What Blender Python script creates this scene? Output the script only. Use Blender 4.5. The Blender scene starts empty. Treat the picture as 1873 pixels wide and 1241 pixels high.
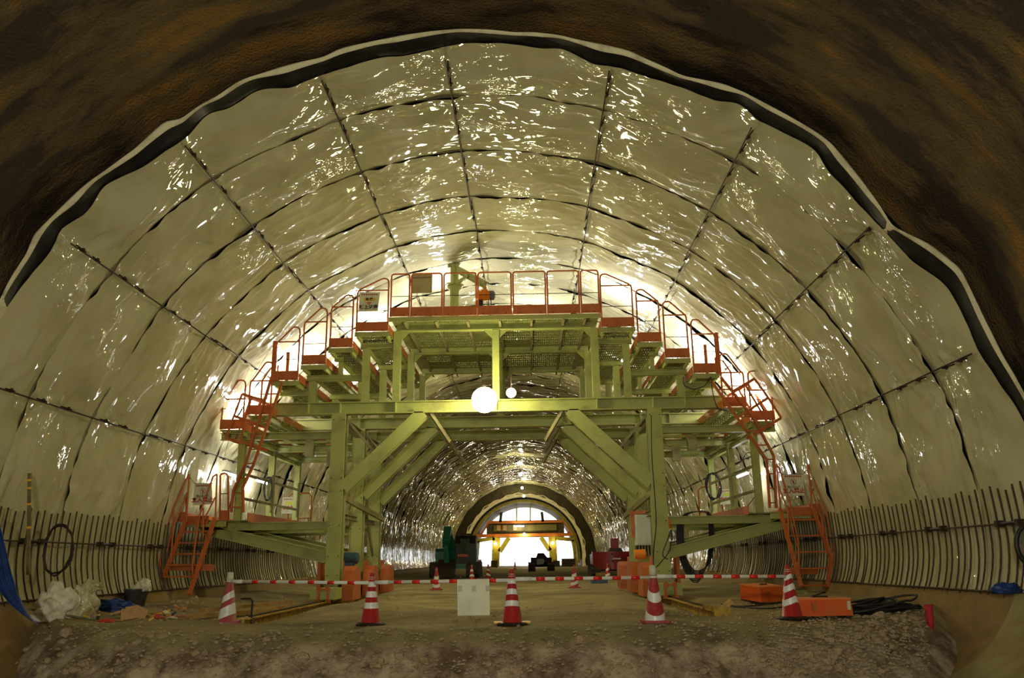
import bpy, math, random
import numpy as np
from mathutils import Matrix, Vector

# ------------------------------------------------------------------ camera, world, exposure
SC = bpy.context.scene
COL = SC.collection
IW, IH, FPX = 1873.0, 1241.0, 1500.0
VPX, VPY, ROLL = 972.0, 1022.0, math.radians(1.07)      # where the tunnel axis (+Y) vanishes
EYE = np.array([0.7, 0.0, 0.94])
_d = np.array([(VPX - IW / 2) / FPX, -(VPY - IH / 2) / FPX, 1.0]); _d /= np.linalg.norm(_d)
_u = np.array([-math.sin(ROLL), math.cos(ROLL), 0.0]); _u -= _d * _u.dot(_d); _u /= np.linalg.norm(_u)
_x = np.cross(_d, _u)
if _x[0] < 0: _x = -_x
CM = np.stack([_x, _d, _u], 1)                           # camera coords = CM @ world
cam = bpy.data.cameras.new('camera'); camo = bpy.data.objects.new('camera', cam); COL.objects.link(camo)
cam.sensor_fit = 'HORIZONTAL'; cam.sensor_width = 36.0; cam.lens = 36.0 * FPX / IW
cam.clip_start = 0.05; cam.clip_end = 600
_r, _up, _f = CM[0], CM[1], CM[2]
camo.matrix_world = Matrix(((_r[0], _up[0], -_f[0], EYE[0]), (_r[1], _up[1], -_f[1], EYE[1]),
                            (_r[2], _up[2], -_f[2], EYE[2]), (0, 0, 0, 1)))
SC.camera = camo
SC.view_settings.view_transform = 'Standard'; SC.view_settings.look = 'None'
SC.view_settings.gamma = 1.0; SC.view_settings.use_curve_mapping = False
SC.view_settings.exposure = -0.4
SC.cycles.max_bounces = 6; SC.cycles.diffuse_bounces = 4; SC.cycles.glossy_bounces = 3
SC.cycles.sample_clamp_indirect = 6.0
world = bpy.data.worlds.new('World'); SC.world = world; world.use_nodes = True
_bg = world.node_tree.nodes.get('Background') or world.node_tree.nodes.new('ShaderNodeBackground')
_bg.inputs[0].default_value = (0.93, 0.97, 1.0, 1); _bg.inputs[1].default_value = 4.5   # overcast daylight at the portal
LAMP_YELLOW = (1.0, 0.92, 0.48)
LAMP_WHITE = (1.0, 0.97, 0.92)
LAMP_PALE = (1.0, 0.96, 0.74)

# ------------------------------------------------------------------ pixel helpers (a pixel gives only a direction)
def ray(px, py):
    c = np.array([(px - IW / 2) / FPX, -(py - IH / 2) / FPX, 1.0]); return CM.T @ c
def PY(px, py, Y):
    r = ray(px, py); return EYE + r * (Y / r[1])
def PZ(px, py, Z):
    r = ray(px, py); return EYE + r * ((Z - EYE[2]) / r[2])

# ------------------------------------------------------------------ noise
def _hash(ix, iy, seed):
    n = (ix.astype(np.int64) * 374761393 + iy.astype(np.int64) * 668265263 + seed * 982451653) & 0xFFFFFFFF
    n = ((n ^ (n >> 13)) * 1274126177) & 0xFFFFFFFF
    n = n ^ (n >> 16)
    return n
def noise2(x, y, seed=0):
    x = np.asarray(x, float); y = np.asarray(y, float)
    x, y = np.broadcast_arrays(x, y)
    ix = np.floor(x); iy = np.floor(y); fx = x - ix; fy = y - iy
    ix = ix.astype(np.int64); iy = iy.astype(np.int64)
    def g(dx, dy):
        a = _hash(ix + dx, iy + dy, seed) * (2 * math.pi / 4294967296.0)
        return np.cos(a) * (fx - dx) + np.sin(a) * (fy - dy)
    u = fx * fx * fx * (fx * (fx * 6 - 15) + 10); v = fy * fy * fy * (fy * (fy * 6 - 15) + 10)
    a = g(0, 0) * (1 - u) + g(1, 0) * u; b = g(0, 1) * (1 - u) + g(1, 1) * u
    return (a * (1 - v) + b * v) * 1.5
def fbm(x, y, seed=0, oct=4):
    s = 0; a = 1.0; f = 1.0
    for k in range(oct):
        s = s + a * noise2(x * f, y * f, seed + k * 17); a *= .5; f *= 2.03
    return s
def ridge(x, y, seed=0):
    return 1 - np.abs(noise2(x, y, seed)) * 2

# ------------------------------------------------------------------ materials
def S(r, g, b):
    def c(v):
        v /= 255.0
        return v / 12.92 if v <= .04045 else ((v + .055) / 1.055) ** 2.4
    return (c(r), c(g), c(b), 1)
MATS = {}
def mat(name, base, rough=.6, metal=0., second=None, nscale=4., lo=.45, hi=.65, bump=0., bscale=20., coat=0., coatr=.1,
        emit=None, estr=0., stretch=None, coord='Object', alpha=1., trans=0., detail=6., bdist=.05):
    if name in MATS: return MATS[name]
    m = bpy.data.materials.new(name); m.use_nodes = True; MATS[name] = m
    nt = m.node_tree; N = nt.nodes; Lk = nt.links
    p = N.get('Principled BSDF')
    p.inputs['Base Color'].default_value = base; p.inputs['Roughness'].default_value = rough; p.inputs['Metallic'].default_value = metal
    if coat: p.inputs['Coat Weight'].default_value = coat; p.inputs['Coat Roughness'].default_value = coatr
    if emit is not None: p.inputs['Emission Color'].default_value = emit; p.inputs['Emission Strength'].default_value = estr
    if trans: p.inputs['Transmission Weight'].default_value = trans
    if alpha < 1: p.inputs['Alpha'].default_value = alpha
    if second is not None or bump:
        tc = N.new('ShaderNodeTexCoord'); src = tc.outputs[coord]
        if stretch:
            mp = N.new('ShaderNodeMapping'); mp.inputs['Scale'].default_value = stretch; Lk.new(src, mp.inputs['Vector']); src = mp.outputs[0]
        if second is not None:
            n = N.new('ShaderNodeTexNoise'); n.inputs['Scale'].default_value = nscale; n.inputs['Detail'].default_value = detail
            n.inputs['Roughness'].default_value = .65
            Lk.new(src, n.inputs['Vector'])
            r = N.new('ShaderNodeValToRGB'); r.color_ramp.elements[0].position = lo; r.color_ramp.elements[1].position = hi
            r.color_ramp.elements[0].color = base; r.color_ramp.elements[1].color = second
            Lk.new(n.outputs['Fac'], r.inputs[0]); Lk.new(r.outputs[0], p.inputs['Base Color'])
        if bump:
            b = N.new('ShaderNodeTexNoise'); b.inputs['Scale'].default_value = bscale; b.inputs['Detail'].default_value = 5
            Lk.new(src, b.inputs['Vector'])
            bp = N.new('ShaderNodeBump'); bp.inputs['Strength'].default_value = bump; bp.inputs['Distance'].default_value = bdist
            Lk.new(b.outputs['Fac'], bp.inputs['Height']); Lk.new(bp.outputs[0], p.inputs['Normal'])
    return m

M_GREEN = mat('pale_green_paint', S(166, 172, 98), .5, second=S(128, 120, 76), nscale=1.6, lo=.5, hi=.78, bump=.08, bscale=30)
M_GREEND = mat('dusty_green_paint', S(146, 140, 98), .6, second=S(106, 92, 70), nscale=2.2, lo=.45, hi=.72)
M_DECK = mat('green_deck_steel', S(138, 144, 82), .5, metal=.2, second=S(108, 106, 64), nscale=3)
M_ORANGE = mat('orange_paint', S(190, 98, 40), .45, second=S(146, 74, 36), nscale=3.5, lo=.5, hi=.75)
M_ORANGE2 = mat('bright_orange_steel', S(214, 88, 28), .42, second=S(196, 116, 50), nscale=2.0, lo=.52, hi=.8)
M_DARK = mat('dark_steel', S(48, 42, 36), .55, metal=.5, second=S(70, 52, 38), nscale=14)
M_REBAR = mat('rusty_rebar', S(62, 52, 42), .6, metal=.3, second=S(92, 66, 44), nscale=9, bump=.3, bscale=90)
M_BLACK = mat('black_rubber', S(22, 22, 23), .5, second=S(40, 38, 34), nscale=6)
M_BLACKSHEET = mat('black_sheet', S(20, 20, 22), .45, second=S(44, 42, 40), nscale=2.5, bump=.25, bscale=5)
M_FELT = mat('white_felt', S(226, 218, 178), .85, second=S(190, 176, 140), nscale=3, bump=.3, bscale=9)
M_WHITE = mat('white_plastic', S(226, 226, 216), .4, second=S(196, 194, 180), nscale=8, lo=.55, hi=.8)
M_RED = mat('red_plastic', S(176, 36, 40), .4, second=S(140, 40, 40), nscale=7, lo=.5, hi=.8)
M_REDF = mat('faded_red_plastic', S(178, 66, 74), .6, second=S(156, 92, 86), nscale=9)
M_REDB = mat('red_reflective_band', S(226, 40, 34), .35, second=S(200, 34, 30), nscale=10)
M_REFL = mat('white_reflective_band', S(236, 236, 232), .3, second=S(206, 206, 198), nscale=12, lo=.5, hi=.8)
M_PAPER = mat('sign_board_white', S(216, 214, 186), .6, second=S(198, 196, 168), nscale=5)
M_TAN = mat('sign_back_tan', S(186, 170, 124), .7, second=S(168, 152, 108), nscale=4)
M_SRED = mat('sign_red', S(176, 34, 30), .5, second=S(160, 36, 30), nscale=20)
M_SBLK = mat('sign_black', S(36, 34, 34), .5, second=S(48, 46, 44), nscale=20)
M_SGRY = mat('sign_grey', S(96, 100, 92), .5, second=S(110, 112, 104), nscale=20)
M_SYEL = mat('sign_yellow', S(232, 176, 34), .5, second=S(220, 170, 40), nscale=20)
M_SLIME = mat('sign_lime', S(204, 210, 40), .5, second=S(190, 200, 44), nscale=20)
M_SPNK = mat('sign_pink', S(206, 110, 96), .5, second=S(196, 104, 92), nscale=20)
M_CAB = mat('grey_cabinet_paint', S(196, 202, 186), .4, second=S(176, 180, 164), nscale=3)
M_YSTEEL = mat('yellow_rail_paint', S(190, 150, 44), .55, second=S(110, 84, 44), nscale=5, lo=.46, hi=.66)
M_WOOD = mat('muddy_timber', S(170, 130, 66), .75, second=S(116, 84, 50), nscale=3, stretch=(1, 1, 1))
M_EXG = mat('excavator_green', S(28, 112, 88), .4, second=S(24, 84, 68), nscale=3)
M_EXM = mat('maroon_paint', S(150, 28, 36), .35, second=S(120, 28, 32), nscale=3)
M_GLASS = mat('dark_glass', S(60, 66, 60), .08, second=S(80, 86, 76), nscale=3)
M_TRACK = mat('muddy_track', S(52, 46, 38), .8, second=S(84, 74, 56), nscale=8, bump=.3, bscale=18)
M_BLUE = mat('blue_sheet', S(28, 62, 128), .5, second=S(22, 46, 96), nscale=4, bump=.2, bscale=12)
M_BLUEM = mat('blue_motor_paint', S(44, 74, 96), .45, second=S(30, 50, 66), nscale=8)
M_HOIST = mat('hoist_orange', S(240, 140, 24), .4, second=S(220, 120, 24), nscale=6)
M_SACK = mat('white_sack', S(228, 222, 204), .7, second=S(196, 182, 148), nscale=6, bump=.5, bscale=10)
M_CLEAR = mat('clear_bag_plastic', S(204, 198, 160), .15, second=S(168, 150, 96), nscale=5, bump=.6, bscale=14, coat=1., coatr=.08, alpha=.93)
M_CARD = mat('cardboard', S(196, 152, 104), .8, second=S(170, 126, 84), nscale=6)
M_RUBTUB = mat('grey_rubber_tub', S(62, 64, 70), .6, second=S(84, 80, 76), nscale=5)
M_CLOTH = mat('white_cloth', S(222, 216, 196), .85, second=S(200, 190, 166), nscale=8)
M_PIPE = mat('galvanised_pipe', S(140, 140, 110), .45, metal=.4, second=S(110, 104, 80), nscale=9)
M_TUBE = mat('lit_fluorescent_tube', S(250, 250, 245), .4, emit=(1, .97, .9, 1), estr=30.)
M_FLOODFACE = mat('lit_floodlight_glass', S(250, 250, 245), .4, emit=(1, .96, .88, 1), estr=40.)
M_BALLOON = mat('lit_balloon_lamp', S(255, 250, 210), .5, emit=(1, .9, .46, 1), estr=28.)
M_BULB = mat('lit_bulb', S(255, 250, 210), .5, emit=(1, .88, .5, 1), estr=60.)
M_FORM = mat('form_yellow_green', S(176, 160, 44), .5, second=S(140, 120, 40), nscale=2)
M_FORMO = mat('form_orange', S(214, 120, 40), .5, second=S(180, 96, 34), nscale=2)
M_SLAT = mat('dark_timber_slat', S(96, 86, 58), .7, second=S(66, 58, 42), nscale=3)

# ------------------------------------------------------------------ mesh builder
class MB:
    def __init__(s): s.v = []; s.f = []
    def add(s, vs, fs):
        n = len(s.v); s.v.extend([tuple(map(float, p)) for p in vs]); s.f.extend([tuple(i + n for i in f) for f in fs]); return s
    def box(s, c, sz, rz=0.):
        cx, cy, cz = c; a, b, d = sz[0] / 2, sz[1] / 2, sz[2] / 2; co, si = math.cos(rz), math.sin(rz)
        vs = []
        for dx, dy, dz in ((-a, -b, -d), (a, -b, -d), (a, b, -d), (-a, b, -d), (-a, -b, d), (a, -b, d), (a, b, d), (-a, b, d)):
            vs.append((cx + dx * co - dy * si, cy + dx * si + dy * co, cz + dz))
        return s.add(vs, [(3, 2, 1, 0), (4, 5, 6, 7), (0, 1, 5, 4), (1, 2, 6, 5), (2, 3, 7, 6), (3, 0, 4, 7)])
    def lohi(s, lo, hi):
        return s.box([(a + b) / 2 for a, b in zip(lo, hi)], [abs(b - a) for a, b in zip(lo, hi)])
    def frame(s, p0, p1, up):
        p0 = np.array(p0, float); p1 = np.array(p1, float); d = p1 - p0; L = np.linalg.norm(d); d = d / max(L, 1e-9)
        u = np.array(up, float); w = np.cross(d, u)
        if np.linalg.norm(w) < 1e-4: u = np.array((1., 0, 0)) if abs(d[0]) < .9 else np.array((0, 1., 0)); w = np.cross(d, u)
        w /= np.linalg.norm(w); u = np.cross(w, d)
        return p0, p1, d, w, u
    def bar(s, p0, p1, w, h, up=(0, 0, 1)):
        p0, p1, d, W, U = s.frame(p0, p1, up); vs = []
        for p in (p0, p1):
            for a, b in ((-1, -1), (1, -1), (1, 1), (-1, 1)): vs.append(p + W * a * w / 2 + U * b * h / 2)
        return s.add(vs, [(0, 1, 2, 3), (7, 6, 5, 4), (0, 4, 5, 1), (1, 5, 6, 2), (2, 6, 7, 3), (3, 7, 4, 0)])
    def ibeam(s, p0, p1, w, h, up=(0, 0, 1), tf=None, tw=None):
        """I section: flanges (width w) at +-h/2 along up, web between."""
        tf = tf or h * .07 + .006; tw = tw or .02
        p0, p1, d, W, U = s.frame(p0, p1, up)
        for o in (-1, 1):
            c = U * o * (h / 2 - tf / 2); s.bar(p0 + c, p1 + c, w, tf, up)
        s.bar(p0, p1, tw, h - 2 * tf, up); return s
    def tube(s, pts, r, n=8, closed=False, cap=True):
        pts = [np.array(p, float) for p in pts]; m = len(pts); vs = []; fs = []; prev = None
        for i, p in enumerate(pts):
            if closed: t = pts[(i + 1) % m] - pts[i - 1]
            else: t = pts[min(i + 1, m - 1)] - pts[max(i - 1, 0)]
            t = t / max(np.linalg.norm(t), 1e-9)
            if prev is None:
                a = np.array((0, 0, 1.)) if abs(t[2]) < .9 else np.array((1., 0, 0))
                u = np.cross(t, a)
            else:
                u = prev - t * prev.dot(t)
            u /= max(np.linalg.norm(u), 1e-9); w = np.cross(t, u); prev = u
            rr = r[i] if hasattr(r, '__len__') else r
            for k in range(n):
                a = 2 * math.pi * k / n; vs.append(p + (u * math.cos(a) + w * math.sin(a)) * rr)
        for i in range(m if closed else m - 1):
            j = (i + 1) % m
            for k in range(n):
                l = (k + 1) % n; fs.append((i * n + k, i * n + l, j * n + l, j * n + k))
        if cap and not closed:
            fs.append(tuple(range(n - 1, -1, -1))); fs.append(tuple((m - 1) * n + k for k in range(n)))
        return s.add(vs, fs)
    def lathe(s, prof, c=(0, 0, 0), n=24, axis='z'):
        vs = []; fs = []; m = len(prof)
        for r, z in prof:
            for k in range(n):
                a = 2 * math.pi * k / n; x, y = r * math.cos(a), r * math.sin(a)
                q = (x, y, z) if axis == 'z' else ((x, z, y) if axis == 'y' else (z, x, y))
                vs.append((c[0] + q[0], c[1] + q[1], c[2] + q[2]))
        for i in range(m - 1):
            for k in range(n):
                l = (k + 1) % n; fs.append((i * n + k, i * n + l, (i + 1) * n + l, (i + 1) * n + k))
        if prof[0][0] > 1e-6: fs.append(tuple(range(n - 1, -1, -1)))
        if prof[-1][0] > 1e-6: fs.append(tuple((m - 1) * n + k for k in range(n)))
        return s.add(vs, fs)
    def prism(s, poly, axis, a0, a1):
        """extrude a 2-D polygon along axis ('x','y','z')"""
        n = len(poly); vs = []
        for a in (a0, a1):
            for p, q in poly:
                vs.append({'x': (a, p, q), 'y': (p, a, q), 'z': (p, q, a)}[axis])
        fs = [tuple(range(n - 1, -1, -1)), tuple(range(n, 2 * n))] + [(i, (i + 1) % n, (i + 1) % n + n, i + n) for i in range(n)]
        return s.add(vs, fs)
    def quadstrip(s, A, B):
        n = len(A); vs = list(A) + list(B); return s.add(vs, [(i, i + 1, n + i + 1, n + i) for i in range(n - 1)])

BASE = {}
def raw_obj(name, me, parent=None):
    o = bpy.data.objects.new(name, me); COL.objects.link(o)
    if parent is not None: o.parent = parent
    return o
def build(name, mb, m, parent=None, smooth=False, world=True, base=None):
    """link mb as one mesh object; world=True: mb is in world coordinates"""
    v = np.array(mb.v, float)
    if parent is not None:
        b = BASE.get(parent.name, np.zeros(3))
        if world: v = v - b
    elif base is not None:
        b = np.array(base, float); v = v - b if world else v
    else: b = np.zeros(3)
    me = bpy.data.meshes.new(name); me.from_pydata(v.tolist(), [], mb.f)
    for mm in (m if isinstance(m, (list, tuple)) else [m]): me.materials.append(mm)
    if smooth: me.polygons.foreach_set('use_smooth', [True] * len(me.polygons))
    me.update()
    o = raw_obj(name, me, parent)
    if parent is None and base is not None: o.location = b
    BASE[o.name] = b if world else np.zeros(3)
    return o
def tag(o, label=None, cat=None, group=None, kind=None):
    if label: o['label'] = label
    if cat: o['category'] = cat
    if group: o['group'] = group
    if kind: o['kind'] = kind
    return o
def thing(name, label, cat, loc=(0, 0, 0), rz=0., group=None, kind=None):
    o = bpy.data.objects.new(name, None); COL.objects.link(o); o.location = loc; o.rotation_euler = (0, 0, rz); o.empty_display_size = .1
    BASE[o.name] = np.array(loc, float)
    tag(o, label, cat, group, kind); return o
def dup(o, loc=None, rz=None, label=None, parent=None):
    c = o.copy(); COL.objects.link(c); c.parent = parent
    if loc is not None: c.location = loc
    if rz is not None: c.rotation_euler = (0, 0, rz)
    if label: c['label'] = label
    for ch in list(o.children): dup(ch, parent=c)
    return c
def grid_obj(name, V, nu, nv, m, parent=None, uv=None, smooth=True):
    """V: (nu*nv,3) grid, index i*nv+j"""
    me = bpy.data.meshes.new(name); i = np.arange(nu - 1)[:, None]; j = np.arange(nv - 1)[None, :]
    a = (i * nv + j).ravel(); F = np.stack([a, a + nv, a + nv + 1, a + 1], 1).astype(np.int32)
    me.vertices.add(len(V)); me.vertices.foreach_set('co', V.astype(np.float32).ravel())
    me.loops.add(F.size); me.loops.foreach_set('vertex_index', F.ravel())
    me.polygons.add(len(F)); me.polygons.foreach_set('loop_start', np.arange(0, F.size, 4, dtype=np.int32))
    me.polygons.foreach_set('loop_total', np.full(len(F), 4, np.int32))
    me.update(calc_edges=True)
    me.polygons.foreach_set('use_smooth', np.full(len(F), smooth))
    if uv is not None:
        l = me.uv_layers.new(name='surface'); l.data.foreach_set('uv', uv[F.ravel()].astype(np.float32).ravel())
    me.materials.append(m); me.update()
    return raw_obj(name, me, parent)
def text_mesh(txt, size, origin, m, parent, name, bold=.0):
    """flat lettering facing -Y, centred on origin"""
    cu = bpy.data.curves.new('lettering', 'FONT'); cu.body = txt; cu.size = size; cu.align_x = 'CENTER'; cu.align_y = 'CENTER'
    cu.extrude = .001; cu.offset = bold; cu.resolution_u = 2
    o = bpy.data.objects.new('lettering', cu); COL.objects.link(o)
    bpy.context.view_layer.update()
    me = bpy.data.meshes.new_from_object(o.evaluated_get(bpy.context.evaluated_depsgraph_get()))
    bpy.data.objects.remove(o)
    n = len(me.vertices); co = np.zeros(n * 3); me.vertices.foreach_get('co', co); co = co.reshape(-1, 3)
    out = np.stack([co[:, 0], -co[:, 2], co[:, 1]], 1) + np.array(origin)
    out -= BASE.get(parent.name, 0)
    me.vertices.foreach_set('co', out.ravel()); me.materials.clear(); me.materials.append(m); me.update()
    return raw_obj(name, me, parent)
RND = random.Random(7)
# ================================================================== the tunnel shell
CX, CZ, R0, RC = -0.07, 1.17, 7.5, 2.1          # vault centre, vault radius, radius of the wall foot curve
S90 = R0 * math.pi / 2
def prof(s, inset=0.):
    """arc length s along the section from the crown (0) to either side -> x, z at a distance inset inside the vault"""
    s = np.asarray(s, float); sg = np.sign(s) + (s == 0); a = np.abs(s)
    th = np.minimum(a, S90) / R0
    ph = np.maximum(a - S90, 0) / RC
    up = a <= S90
    x = np.where(up, (R0 - inset) * np.sin(th), (R0 - RC) + (RC - inset) * np.cos(ph))
    z = np.where(up, CZ + (R0 - inset) * np.cos(th), CZ - (RC - inset) * np.sin(ph))
    return CX + sg * x, z
ROPE_DEG = [-71.7, -53.6, -36.4, -18.4, -3.2, 16.9, 35.2, 53.0, 70.8]
ROPE_S = np.array([math.radians(a) * R0 for a in ROPE_DEG])

# measured front edge of the sheeting: outer (felt) and inner (sheet) outlines
EDGE_OUT = [(0, 561), (20, 517), (49, 466), (64, 428), (91, 401), (148, 348), (197, 311), (246, 273), (303, 223), (330, 220), (398, 178), (439, 150),
            (515, 123), (591, 106), (621, 91), (706, 72), (797, 57), (842, 54), (941, 61), (979, 60), (1047, 72), (1153, 95), (1206, 121), (1245, 140), (1324, 155),
            (1400, 189), (1521, 265), (1571, 322), (1609, 379), (1628, 417), (1700, 447), (1756, 493), (1796, 577), (1836, 658), (1873, 722)]
EDGE_IN = [(0, 585), (95, 458), (110, 417), (159, 390), (189, 341), (265, 307), (341, 254), (379, 205), (417, 197), (470, 161), (530, 159), (625, 125), (700, 100),
           (733, 100), (842, 78), (922, 80), (994, 91), (1024, 87), (1092, 119), (1130, 121), (1173, 138), (1309, 187), (1351, 187), (1385, 218), (1438, 242),
           (1495, 273), (1510, 309), (1571, 375), (1665, 470), (1736, 525), (1790, 642), (1873, 775)]
def polar(pts, Y):
    P = np.array([PY(x, y, Y) for x, y in pts]); th = np.arctan2(P[:, 0] - CX, P[:, 2] - CZ); r = np.hypot(P[:, 0] - CX, P[:, 2] - CZ)
    o = np.argsort(th); return th[o], r[o]
TO, RO = polar(EDGE_OUT, 10.95); TI, RI = polar(EDGE_IN, 11.15)
_tt = np.linspace(-1.75, 1.75, 1401)
def _smooth(T, R_, sg=7.):
    _kw = np.exp(-(np.arange(-24, 25) / sg) ** 2); _kw /= _kw.sum(); v = np.interp(_tt, T, R_); return np.convolve(np.pad(v, 24, 'edge'), _kw, 'valid')
_RO, _RI = _smooth(TO, RO, 4.), _smooth(TI, RI)
def r_out(th): return np.interp(th, _tt, _RO)
def r_in(th): return np.interp(th, _tt, _RI)

# --- shotcrete vault over the viewer
def m_shotcrete():
    m = bpy.data.materials.new('shotcrete'); m.use_nodes = True; nt = m.node_tree; N = nt.nodes; L = nt.links; p = N['Principled BSDF']
    uv = N.new('ShaderNodeUVMap'); mp = N.new('ShaderNodeMapping'); mp.inputs['Scale'].default_value = (.34, 1.25, 1); L.new(uv.outputs[0], mp.inputs[0])
    n = N.new('ShaderNodeTexNoise'); n.inputs['Scale'].default_value = 1.0; n.inputs['Detail'].default_value = 7; n.inputs['Roughness'].default_value = .62
    L.new(mp.outputs[0], n.inputs['Vector'])
    r = N.new('ShaderNodeValToRGB'); e = r.color_ramp.elements
    e[0].position = .3; e[0].color = S(40, 28, 16); e[1].position = .72; e[1].color = S(130, 108, 58)
    for pos, c in ((.45, S(56, 40, 24)), (.5, S(98, 78, 42)), (.57, S(116, 94, 52)), (.62, S(150, 108, 48))):
        q = e.new(pos); q.color = c
    L.new(n.outputs['Fac'], r.inputs[0])
    g = N.new('ShaderNodeTexNoise'); g.inputs['Scale'].default_value = 24; g.inputs['Detail'].default_value = 4; L.new(uv.outputs[0], g.inputs['Vector'])
    mx = N.new('ShaderNodeMixRGB'); mx.blend_type = 'MULTIPLY'; mx.inputs[0].default_value = .5; L.new(r.outputs[0], mx.inputs[1]); L.new(g.outputs['Fac'], mx.inputs[2])
    L.new(mx.outputs[0], p.inputs['Base Color'])
    b = N.new('ShaderNodeBump'); b.inputs['Strength'].default_value = .9; b.inputs['Distance'].default_value = .05; L.new(g.outputs['Fac'], b.inputs['Height'])
    L.new(b.outputs[0], p.inputs['Normal'])
    rr = N.new('ShaderNodeMapRange'); rr.inputs[1].default_value = .4; rr.inputs[2].default_value = .6; rr.inputs[3].default_value = .72; rr.inputs[4].default_value = .9
    L.new(n.outputs['Fac'], rr.inputs[0]); L.new(rr.outputs[0], p.inputs['Roughness'])
    return m
M_SHOT = m_shotcrete()
ss = np.linspace(-14.6, 14.6, 300); yy = np.concatenate([np.linspace(-14, 7, 46), np.linspace(7.15, 11.9, 64)])
SG, YG = np.meshgrid(ss, yy, indexing='ij')
rib = np.clip(np.cos((YG - 10.15) * 2 * math.pi / 1.35), 0, 1) ** 4 * .05          # sprayed-over steel arches
d = rib + .05 * fbm(SG * .8, YG * .9, 3, 3) + .025 * fbm(SG * 4, YG * 4, 9, 3)
near = np.clip((YG - 9.6) / 1.2, 0, 1)
th = SG / R0
base_r = 7.98 * (1 - near) + np.maximum(r_out(th) + .20, 7.7) * near; d = d * (1 - .6 * near)
x, z = prof(SG, 0); nx, nz = prof(SG, 1)
ins = R0 - base_r + d
X = x + (nx - x) * ins; Z = z + (nz - z) * ins
vault = grid_obj('ceiling', np.stack([X, YG, Z], -1).reshape(-1, 3), len(ss), len(yy), M_SHOT, uv=np.stack([SG, YG], -1).reshape(-1, 2))
tag(vault, 'dark brown sprayed concrete vault with wet stains in front of the sheeting', kind='structure')
mb = MB(); mb.lohi((-9, -14.3, -3), (9, -13.9, 10)); tag(build('wall_back', mb, M_SHOT), 'excavated tunnel face behind the viewer', kind='structure')

# --- waterproofing sheets, one ring after another
def m_membrane():
    m = bpy.data.materials.new('waterproof_sheet'); m.use_nodes = True; nt = m.node_tree; N = nt.nodes; L = nt.links; p = N['Principled BSDF']
    uv = N.new('ShaderNodeUVMap')
    n = N.new('ShaderNodeTexNoise'); n.inputs['Scale'].default_value = .9; n.inputs['Detail'].default_value = 6; L.new(uv.outputs[0], n.inputs['Vector'])
    r = N.new('ShaderNodeValToRGB'); r.color_ramp.elements[0].position = .35; r.color_ramp.elements[0].color = S(184, 177, 138)
    r.color_ramp.elements[1].position = .62; r.color_ramp.elements[1].color = S(204, 198, 164)
    L.new(n.outputs['Fac'], r.inputs[0]); L.new(r.outputs[0], p.inputs['Base Color'])
    p.inputs['Roughness'].default_value = .7; p.inputs['Specular IOR Level'].default_value = .15
    p.inputs['Coat Weight'].default_value = 1.; p.inputs['Coat Roughness'].default_value = .028; p.inputs['Coat IOR'].default_value = 1.6
    def crinkle(scale, str_, dist, sc, mask=None):
        mp = N.new('ShaderNodeMapping'); mp.inputs['Scale'].default_value = sc; L.new(uv.outputs[0], mp.inputs[0])
        a = N.new('ShaderNodeTexNoise'); a.inputs['Scale'].default_value = scale; a.inputs['Detail'].default_value = 2.; a.inputs['Roughness'].default_value = .45
        a.inputs['Distortion'].default_value = .8; L.new(mp.outputs[0], a.inputs['Vector'])
        ab = N.new('ShaderNodeMath'); ab.operation = 'SUBTRACT'; ab.inputs[1].default_value = .5; L.new(a.outputs['Fac'], ab.inputs[0])
        aa = N.new('ShaderNodeMath'); aa.operation = 'ABSOLUTE'; L.new(ab.outputs[0], aa.inputs[0])
        return aa.outputs[0]
    c1 = crinkle(1.5, 0, 0, (.45, 1.0, 1)); c2 = crinkle(6.5, 0, 0, (.7, 1.1, 1))
    mk = N.new('ShaderNodeTexNoise'); mk.inputs['Scale'].default_value = .8; mk.inputs['Detail'].default_value = 1; L.new(uv.outputs[0], mk.inputs['Vector'])
    mr = N.new('ShaderNodeMapRange'); mr.inputs[1].default_value = .5; mr.inputs[2].default_value = .62; L.new(mk.outputs['Fac'], mr.inputs[0])
    m1 = N.new('ShaderNodeMath'); m1.operation = 'MULTIPLY'; L.new(c2, m1.inputs[0]); L.new(mr.outputs[0], m1.inputs[1])
    m2 = N.new('ShaderNodeMath'); m2.operation = 'MULTIPLY'; m2.inputs[1].default_value = .30; L.new(m1.outputs[0], m2.inputs[0])
    sm = N.new('ShaderNodeMath'); sm.operation = 'ADD'; mc = N.new('ShaderNodeMath'); mc.operation = 'MULTIPLY_ADD'; mc.inputs[1].default_value = .62; mc.inputs[2].default_value = .38; L.new(mr.outputs[0], mc.inputs[0])
    mm = N.new('ShaderNodeMath'); mm.operation = 'MULTIPLY'; L.new(c1, mm.inputs[0]); L.new(mc.outputs[0], mm.inputs[1])
    L.new(mm.outputs[0], sm.inputs[0]); L.new(m2.outputs[0], sm.inputs[1])
    b = N.new('ShaderNodeBump'); b.inputs['Strength'].default_value = 1.; b.inputs['Distance'].default_value = .16; L.new(sm.outputs[0], b.inputs['Height'])
    L.new(b.outputs[0], p.inputs['Coat Normal'])
    b2 = N.new('ShaderNodeBump'); b2.inputs['Strength'].default_value = .3; b2.inputs['Distance'].default_value = .08; L.new(c1, b2.inputs['Height'])
    L.new(b2.outputs[0], p.inputs['Normal'])
    return m
M_MEM = m_membrane()
wall = thing('wall_sheeting', None, None, (0, 0, 0), kind='structure'); tag(wall, 'cream waterproofing sheets lining the vault in rings with dark seams')
EDGES = [11.15, 12.55, 14.55, 16.6, 18.55, 20.5, 22.5, 24.5, 26.5]
while EDGES[-1] < 87: EDGES.append(EDGES[-1] + 2.05)
SEND = S90 + RC * .58
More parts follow.
